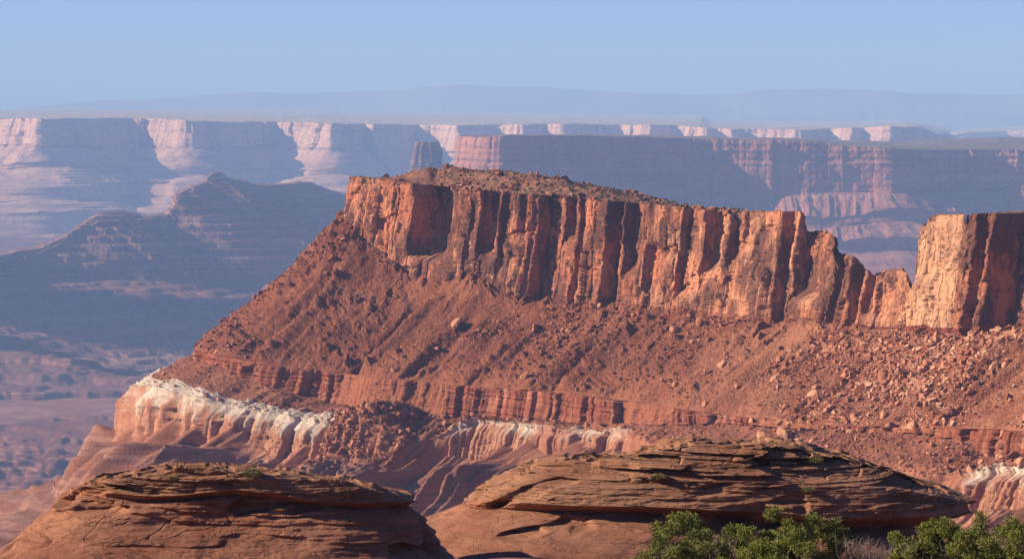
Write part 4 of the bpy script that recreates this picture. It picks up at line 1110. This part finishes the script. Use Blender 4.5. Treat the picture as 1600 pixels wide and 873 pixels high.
sk1 = [(90,782),(120,757),(135,747),(160,740),(200,735),(268,730),(274,721),(330,721),(370,727),(420,733),(470,737),(520,744),(560,752),(600,760),(640,771),(660,775)]
cb1 = [(100,775),(130,758),(175,767),(210,772),(240,774),(284,772),(310,769),(328,767),(372,764),(437,772),(481,780),(547,785),(612,784),(660,781)]
V1, L1, S1 = outcrop('x', '', 112.0, [
    dict(xl=240, xr=520, f=.01, b=.01, y=[(p, q - 1) for p, q in sk1]),
    dict(xl=128, xr=640, f=2.6, b=3.0, y=[(p, q + 9) for p, q in sk1], yb=sk1, rows=70, top=1),
    dict(xl=120, xr=646, f=3.0, b=3.2, y=cb1, rows=150, bed=1.0),
    dict(xl=112, xr=622, f=2.3, b=2.6, y=[(p, q + 8) for p, q in cb1], rows=26, bed=.25, body=.25),
    dict(xl=40, xr=638, f=3.3, b=3.5, y=[(0,862),(60,830),(130,815),(300,822),(450,815),(640,815)], rows=110, body=1.0, p=.8),
    dict(xl=-70, xr=700, f=5.2, b=6, y=[(-80,905),(0,888),(200,880),(400,880),(600,878),(700,880)], rows=120, body=1.0, p=.8),
    dict(xl=-160, xr=800, f=7.5, b=8, y=[(-200,960),(800,950)], rows=50, body=1.0, p=.8)], 1900, 606)
oc1 = build_outcrop('sandstone_outcrop', 'rounded brown sandstone outcrop under a thin ragged cap, left of the gap', V1, L1, 2.0)
sk2 = [(780,760),(820,728),(835,716),(860,712),(900,710),(925,714),(940,708),(985,707),(1000,698),(1030,693),(1050,689),(1100,686),(1180,685),(1188,682),(1200,689),(1240,694),(1290,704),(1330,713),(1380,726),(1430,743),(1480,764),(1520,770)]
V2, L2, S2 = outcrop('x', '', 128.0, [
    dict(xl=930, xr=1330, f=.01, b=.01, y=[(p, q - 1) for p, q in sk2]),
    dict(xl=824, xr=1490, f=2.6, b=3.2, y=[(p, q + 7) for p, q in sk2], yb=sk2, rows=70, top=1),
    dict(xl=812, xr=1516, f=4.6, b=4.5, y=[(780,752),(830,737),(900,748),(1000,752),(1150,752),(1300,757),(1400,762),(1480,776),(1520,782)], rows=150, bed=1.0),
    dict(xl=752, xr=1512, f=5.2, b=5, y=[(740,766),(800,758),(900,768),(1050,775),(1200,782),(1320,785),(1450,792),(1520,797)], rows=60, bed=.55, body=.4),
    dict(xl=722, xr=1508, f=5.6, b=5, y=[(730,783),(800,783),(900,790),(1050,793),(1200,803),(1320,814),(1450,806),(1520,800)], rows=70, bed=.7, body=.5),
    dict(xl=722, xr=1470, f=4.6, b=4.5, y=[(730,795),(800,795),(950,800),(1100,806),(1200,816),(1320,828),(1450,818),(1520,812)], rows=40, body=.8),
    dict(xl=652, xr=1475, f=6.4, b=6, y=[(660,832),(720,822),(850,832),(1000,836),(1300,850),(1500,850)], rows=80, body=.8, p=.8),
    dict(xl=560, xr=1490, f=8.6, b=8, y=[(600,880),(800,872),(1000,880),(1500,890)], rows=90, body=.8, p=.8),
    dict(xl=480, xr=1560, f=10.5, b=10, y=[(500,960),(1600,960)], rows=40, body=1.0, p=.8)], 2100, 650)
oc2 = build_outcrop('sandstone_outcrop', 'long layered sandstone outcrop with an overhanging right end behind the junipers', V2, L2, 4.0)

# the rock shelf they stand on
def shelf():
    nx, ny = 420, 300
    Ys = np.concatenate([np.linspace(-40, 60, 60), np.linspace(60.3, 150, ny - 60)]); xs = np.linspace(-60, 60, nx)
    X, Y = np.meshgrid(xs, Ys)
    line = zray(900, np.maximum(Y, 1)) - .6
    z = np.minimum(-1.75 - .0 * Y, line)
    # rises into view between the two outcrops
    z = z + sm(Y, 84, 97) * (zray(848, np.maximum(Y, 60)) - zray(900, np.maximum(Y, 60))) * np.exp(-((X + .0) / 5.5) ** 2) 
    z = np.where(Y > 104, z * 0 + np.minimum(z, zray(930, 104.0)) , z)
    edge = 138 + 4 * vn(X * .1, 0 * X, seed=700)
    z = z - sm(Y, edge, edge + 4) * 60
    e = fbm(X * .12, Y * .12, seed=701, o=5) * .6; q = .22; st = np.floor(e / q) * q + q * sm((e / q) % 1, .8, 1)
    z = z + st + .05 * fbm(X * 1.5, Y * 1.5, seed=703, o=4)
    o = link('rock_shelf', grid_mesh('rock_shelf', np.stack([X, Y, z], -1)), M['fgbody'])
    tag(o, 'shaded slickrock shelf at the foot of the outcrops', 'rock shelf', kind='structure')
    return X, Y, z
SHX, SHY, SHZ = shelf()
# the canyon wall that carries the shelf down to the lower ground
def wall():
    s = np.linspace(-400, 400, 300); V = []
    for k, (dy, z) in enumerate([(0, -62), (4, -70), (14, -150), (60, -180), (160, -260), (300, -430)]):
        V.append(np.stack([s, 143 + dy + 10 * fbm(s * .02, 0 * s + k, seed=710) + 0 * s, z + 0 * s], 1))
    o = link('canyon_wall', grid_mesh('canyon_wall', np.array(V)), M['ledge']); tag(o, 'cliff below the foreground shelf', 'cliff', kind='structure')
wall()

# ------------------------------------------------------------------ junipers
def leaf_mat(name, a, b, c):
    m = NB(name); t = m.attr('tone'); n1 = m.noise((2.2, 2.2, 2.2), detail=3)
    col = m.mix(t, a, b); col = m.mix(m.rng(n1, .48, .66, 0, .7), col, c); m.b.inputs['Roughness'].default_value = .7
    m.b.inputs['Subsurface Weight'].default_value = 0
    return m.done(col)
M['juniper'] = leaf_mat('juniper_foliage', (.09, .12, .025, 1), (.21, .245, .050, 1), (.26, .25, .065, 1))
M['brightjuniper'] = leaf_mat('bright_juniper_foliage', (.10, .14, .02, 1), (.20, .24, .04, 1), (.24, .25, .05, 1))
M['olivejuniper'] = leaf_mat('olive_juniper_foliage', (.09, .11, .030, 1), (.18, .21, .055, 1), (.24, .23, .065, 1))
M['sage'] = leaf_mat('sage_foliage', (.13, .13, .06, 1), (.24, .23, .10, 1), (.30, .26, .12, 1))
def bark_mat(name, a, b):
    m = NB(name); n1 = m.noise((6, 6, 1.5), detail=5, rough=.7); return m.done(m.mix(m.rng(n1, .4, .6), a, b), m.bump(n1, .03))
M['bark'] = bark_mat('juniper_bark', (.11, .075, .055, 1), (.24, .19, .155, 1)); M['dead'] = bark_mat('bleached_wood', (.13, .105, .09, 1), (.25, .21, .185, 1))
class TB:
    """collects tapered tubes"""
    def __init__(s): s.v = []; s.f = []; s.k = 0
    def tube(s, P, r, n=5):
        P = np.array(P, float); T = np.gradient(P, axis=0); T /= np.linalg.norm(T, axis=1)[:, None] + 1e-9
        a = np.cross(T, [0.3, .9, .2]); a /= np.linalg.norm(a, axis=1)[:, None] + 1e-9; b = np.cross(T, a)
        th = np.linspace(0, 2 * np.pi, n, endpoint=False)
        R = P[:, None] + (a[:, None] * np.cos(th)[None, :, None] + b[:, None] * np.sin(th)[None, :, None]) * np.asarray(r)[:, None, None]
        m = len(P); idx = s.k + np.arange(m * n).reshape(m, n); j = np.roll(idx, -1, 1)
        s.f.append(np.stack([idx[:-1], j[:-1], j[1:], idx[1:]], -1).reshape(-1, 4)); s.v.append(R.reshape(-1, 3)); s.k += m * n
    def build(s, name, mat, parent):
        me = bpy.data.meshes.new(name); raw_mesh(me, np.concatenate(s.v), np.concatenate(s.f), True); return link(name, me, mat, parent)
def wander(rnd, p, d, L, n=7, bend=.35, up=.12):
    P = [np.array(p, float)]; d = np.array(d, float); d /= np.linalg.norm(d)
    for i in range(n):
        d = d + rnd.normal(size=3) * bend * .4; d[2] += up * .3; d /= np.linalg.norm(d); P.append(P[-1] + d * L / n)
    return np.array(P)
def juniper(px, ytop, wpx, Y, label, seed, mat='juniper', dens=1.0, cat='juniper', foot=None, name='juniper_tree', dead=.38, group='junipers at the foot of the outcrop'):
    rnd = np.random.RandomState(seed)
    X = (px - 800) / F * Y; zt = float(zray(ytop, Y)); z0 = float(zray(902, Y)) - .9 if foot is None else foot
    H = zt - z0; Wd = wpx / F * Y / 2
    root = empty(name, (X, Y, z0), label=label, cat=cat, group=group)
    wood = TB(); bare = TB(); tips = []
    nl = 7
    for i in range(nl):
        a = rnd.rand() * 6.28; sp = rnd.uniform(.15, .75) if i else 0.05
        d = np.array([math.cos(a) * sp * Wd / H * 1.6, math.sin(a) * sp * Wd / H * 1.6, 1.0])
        L = H * rnd.uniform(.55, .82)
        P = wander(rnd, (X + rnd.normal() * .06, Y + rnd.normal() * .06, z0), d, L, 9, .3, .1)
        wood.tube(P, np.linspace(.11, .03, len(P)) * H / 3.2, 6)
        for j in range(9):
            k = rnd.randint(3, len(P)); a2 = rnd.rand() * 6.28
            Q = wander(rnd, P[k], (math.cos(a2), math.sin(a2), rnd.uniform(.1, .9)), rnd.uniform(.22, .5) * Wd * 1.25, 6, .5, .3)
            isdead = i > 0 and rnd.rand() < dead
            (bare if isdead else wood).tube(Q, np.linspace(.026, .007, len(Q)), 4)
            if isdead:
                for _ in range(7):
                    q = Q[rnd.randint(2, len(Q))]; T = wander(rnd, q, rnd.normal(size=3) + (0, 0, .8), rnd.uniform(.15, .4), 4, .6, .2); bare.tube(T, np.linspace(.010, .003, 5), 3)
            else: tips += [Q[-1], Q[-3] * .5 + Q[-2] * .5]
    tips = np.array(tips)
    # crown: clumps of scale-leaf sprays, held to the measured outline
    c0 = np.array([X, Y, z0 + H * .58]); cl = []
    for _ in range(int(22 * dens)):
        a = rnd.rand() * 6.28; b = math.acos(rnd.uniform(-.75, 1)); rr = rnd.uniform(.55, 1.0)
        cl.append(c0 + np.array([math.sin(b) * math.cos(a) * Wd * rr, math.sin(b) * math.sin(a) * Wd * rr, math.cos(b) * H * .40 * rr]))
    pts = np.concatenate([tips[rnd.permutation(len(tips))[:int(26 * dens)]], np.array(cl)])
    # pull the outliers in
    q = (pts - c0) / np.array([Wd, Wd, H * .42]); l = np.linalg.norm(q, axis=1); k = np.where(l > 1, 1 / l, 1); pts = c0 + q * k[:, None] * np.array([Wd, Wd, H * .42])
    vs, ts = [], []
    for p in pts:
        R = rnd.uniform(.10, .27) * min(1.25, Wd / 1.1 + .3); n = int(520 * (R / .25) ** 2)
        d = rnd.normal(size=(n, 3)); d /= np.linalg.norm(d, axis=1)[:, None]
        lump = 1 + .35 * vn(d[:, 0] * 2.5 + p[0] * 7, d[:, 1] * 2.5 + p[1] * 3, d[:, 2] * 2.5, seed=seed)
        pos = p + d * (R * lump * rnd.rand(n) ** .45)[:, None] * np.array([1, 1, .85])
        u = d * .6 + rnd.normal(size=(n, 3)) * .5 + np.array([0, 0, .5]); u /= np.linalg.norm(u, axis=1)[:, None]
        w = np.cross(u, rnd.normal(size=(n, 3))); w /= np.linalg.norm(w, axis=1)[:, None]
        Ls = rnd.uniform(.030, .065, n)[:, None]; ws = Ls * .30
        tri = np.stack([pos - w * ws, pos + w * ws, pos + u * Ls + w * ws * .5, pos + u * Ls - w * ws * .5], 1); vs.append(tri.reshape(-1, 3))
        ts.append(np.repeat(np.clip(rnd.rand(n) * .6 + rnd.rand() * .5, 0, 1), 4))
    v = np.concatenate(vs); me = bpy.data.meshes.new('crown')
    raw_mesh(me, v, np.arange(len(v)).reshape(-1, 4), False, {'tone': np.concatenate(ts)})
    wood.build('trunk', M['bark'], root)
    if bare.v: bare.build('dead_branches', M['dead'], root)
    link('crown', me, M[mat], root)
    return root
J = [
 (1068, 799, 105, 84, 'tall juniper at the left end of the row with a rounded crown top', 11, 'juniper', 1.1),
 (1030, 838, 70, 81, 'low dark juniper at the far left foot of the row', 12, 'juniper', .9),
 (1128, 806, 80, 86, 'thin see-through juniper with many bare limbs', 113, 'juniper', .55),
 (1216, 793, 100, 86, 'juniper with the highest pointed crown in the middle of the row', 14, 'juniper', 1.1),
 (1180, 846, 90, 78, 'bright yellow-green juniper bush standing in front of the tall ones', 15, 'brightjuniper', 1.1),
 (1285, 802, 100, 87, 'spreading olive juniper right of the row centre', 16, 'juniper', 1.0),
 (1405, 832, 70, 83, 'short juniper with two thin tips beside the dead brush', 17, 'juniper', .8),
 (1488, 801, 90, 85, 'dense juniper beneath the overhanging end of the outcrop', 18, 'juniper', 1.3),
 (1542, 799, 80, 87, 'open crowned juniper seen against the pale slope', 19, 'juniper', .9),
 (1596, 812, 90, 84, 'juniper cut by the right border of the view', 20, 'juniper', 1.2)]
J += [(1095, 822, 85, 82, 'olive juniper filling the space behind the bright bush on its left side', 21, 'juniper', .9), (1250, 822, 90, 82, 'dark-centred juniper low in front of the highest crown', 22, 'juniper', 1.0),
 (1160, 812, 70, 88, 'slim juniper between the thin one and the highest crown', 23, 'juniper', .7), (1440, 838, 70, 81, 'low juniper in front of the short two-tipped one', 24, 'juniper', 1.0),
 (1520, 832, 90, 81, 'broad low juniper in front of the dense one', 25, 'juniper', 1.1), (1568, 838, 60, 82, 'small round juniper between the open-crowned one and the one at the border', 26, 'juniper', 1.0)]
for a in J: juniper(a[0], a[1] - 3, a[2] * 1.12, a[3], a[4], a[5], 'olivejuniper' if a[5] in (12, 113, 16, 19, 21, 24) else a[6], a[7])

def dead_shrub(px, ytop, wpx, Y, label, seed):
    rnd = np.random.RandomState(seed); X = (px - 800) / F * Y; zt = float(zray(ytop, Y)); z0 = float(zray(902, Y)) - .5
    root = empty('dead_shrub', (X, Y, z0), label=label, cat='dead shrub'); t = TB(); H = zt - z0; Wd = wpx / F * Y / 2
    for i in range(60):
        a = rnd.rand() * 6.28; sp = rnd.uniform(0, 1)
        P = wander(rnd, (X + rnd.normal() * .2, Y + rnd.normal() * .15, z0), (math.cos(a) * sp * Wd / H, math.sin(a) * sp * Wd / H, 1), H * rnd.uniform(.6, 1), 8, .25, .05)
        t.tube(P, np.linspace(.020, .006, 9), 4)
        for _ in range(7):
            k = rnd.randint(3, 9); Q = wander(rnd, P[k], rnd.normal(size=3) + (0, 0, .7), rnd.uniform(.15, .45), 4, .5, .2); t.tube(Q, np.linspace(.008, .003, 5), 3)
    t.build('twigs', M['dead'], root)
dead_shrub(1340, 840, 70, 82, 'leafless grey brush between the green junipers', 31)
dead_shrub(1375, 846, 60, 84, 'smaller tangle of grey twigs right of the taller leafless brush', 32)

def tuft(px, py, wpx, hpx, V, label, seed, mat='sage', name='shrub', stalk=False):
    x, y = proj(V[..., 0], V[..., 1], V[..., 2]); d = (x - px) ** 2 + (y - py) ** 2 + (V[..., 1] > 132) * 9e9
    i = np.unravel_index(np.argmin(d), d.shape); p = V[i]; rnd = np.random.RandomState(seed); k = p[1] / F
    n = int(1400 * wpx / 30); W = wpx * k / 2; H = hpx * k
    d = rnd.normal(size=(n, 3)); d /= np.linalg.norm(d, axis=1)[:, None]; r = rnd.rand(n) ** .5
    pos = p + d * r[:, None] * np.array([W, W, H]) * np.array([1, 1, 1]); pos[:, 2] = p[2] + np.abs(pos[:, 2] - p[2])
    u = d + np.array([0, 0, .8]) + rnd.normal(size=(n, 3)) * .3; u /= np.linalg.norm(u, axis=1)[:, None]; w = np.cross(u, rnd.normal(size=(n, 3))); w /= np.linalg.norm(w, axis=1)[:, None]
    Ls = rnd.uniform(.04, .11, n)[:, None]; ws = Ls * .12 + .006
    v = np.stack([pos - w * ws, pos + w * ws, pos + u * Ls + w * ws * .3, pos + u * Ls - w * ws * .3], 1).reshape(-1, 3)
    root = empty(name, tuple(p), label=label, cat='shrub'); me = bpy.data.meshes.new('foliage')
    raw_mesh(me, v, np.arange(len(v)).reshape(-1, 4), False, {'tone': np.repeat(rnd.rand(n), 4)}); link('foliage', me, M[mat], root)
    t = TB()
    for _ in range(16): t.tube(wander(rnd, p - np.array([0, 0, .05]), rnd.normal(size=3) * (.7, .7, .3) + (0, 0, 1), H * 1.0, 5, .3, .1), np.linspace(.014, .005, 6), 4)
    t.build('stem', M['dead'], root)
tuft(394, 744, 36, 11, V1, 'yellow-green shrub on the cap of the left outcrop', 41)
tuft(272, 750, 12, 5, V1, 'tiny dry tuft on the left outcrop below its highest slab', 42)
tuft(1270, 722, 34, 9, V2, 'grey-green shrub on a ledge of the long outcrop', 43)
tuft(1030, 748, 26, 8, V2, 'dull shrub growing from a crack high on the long outcrop', 44)
tuft(1262, 768, 26, 7, V2, 'small sparse shrub on the face of the long outcrop', 45)
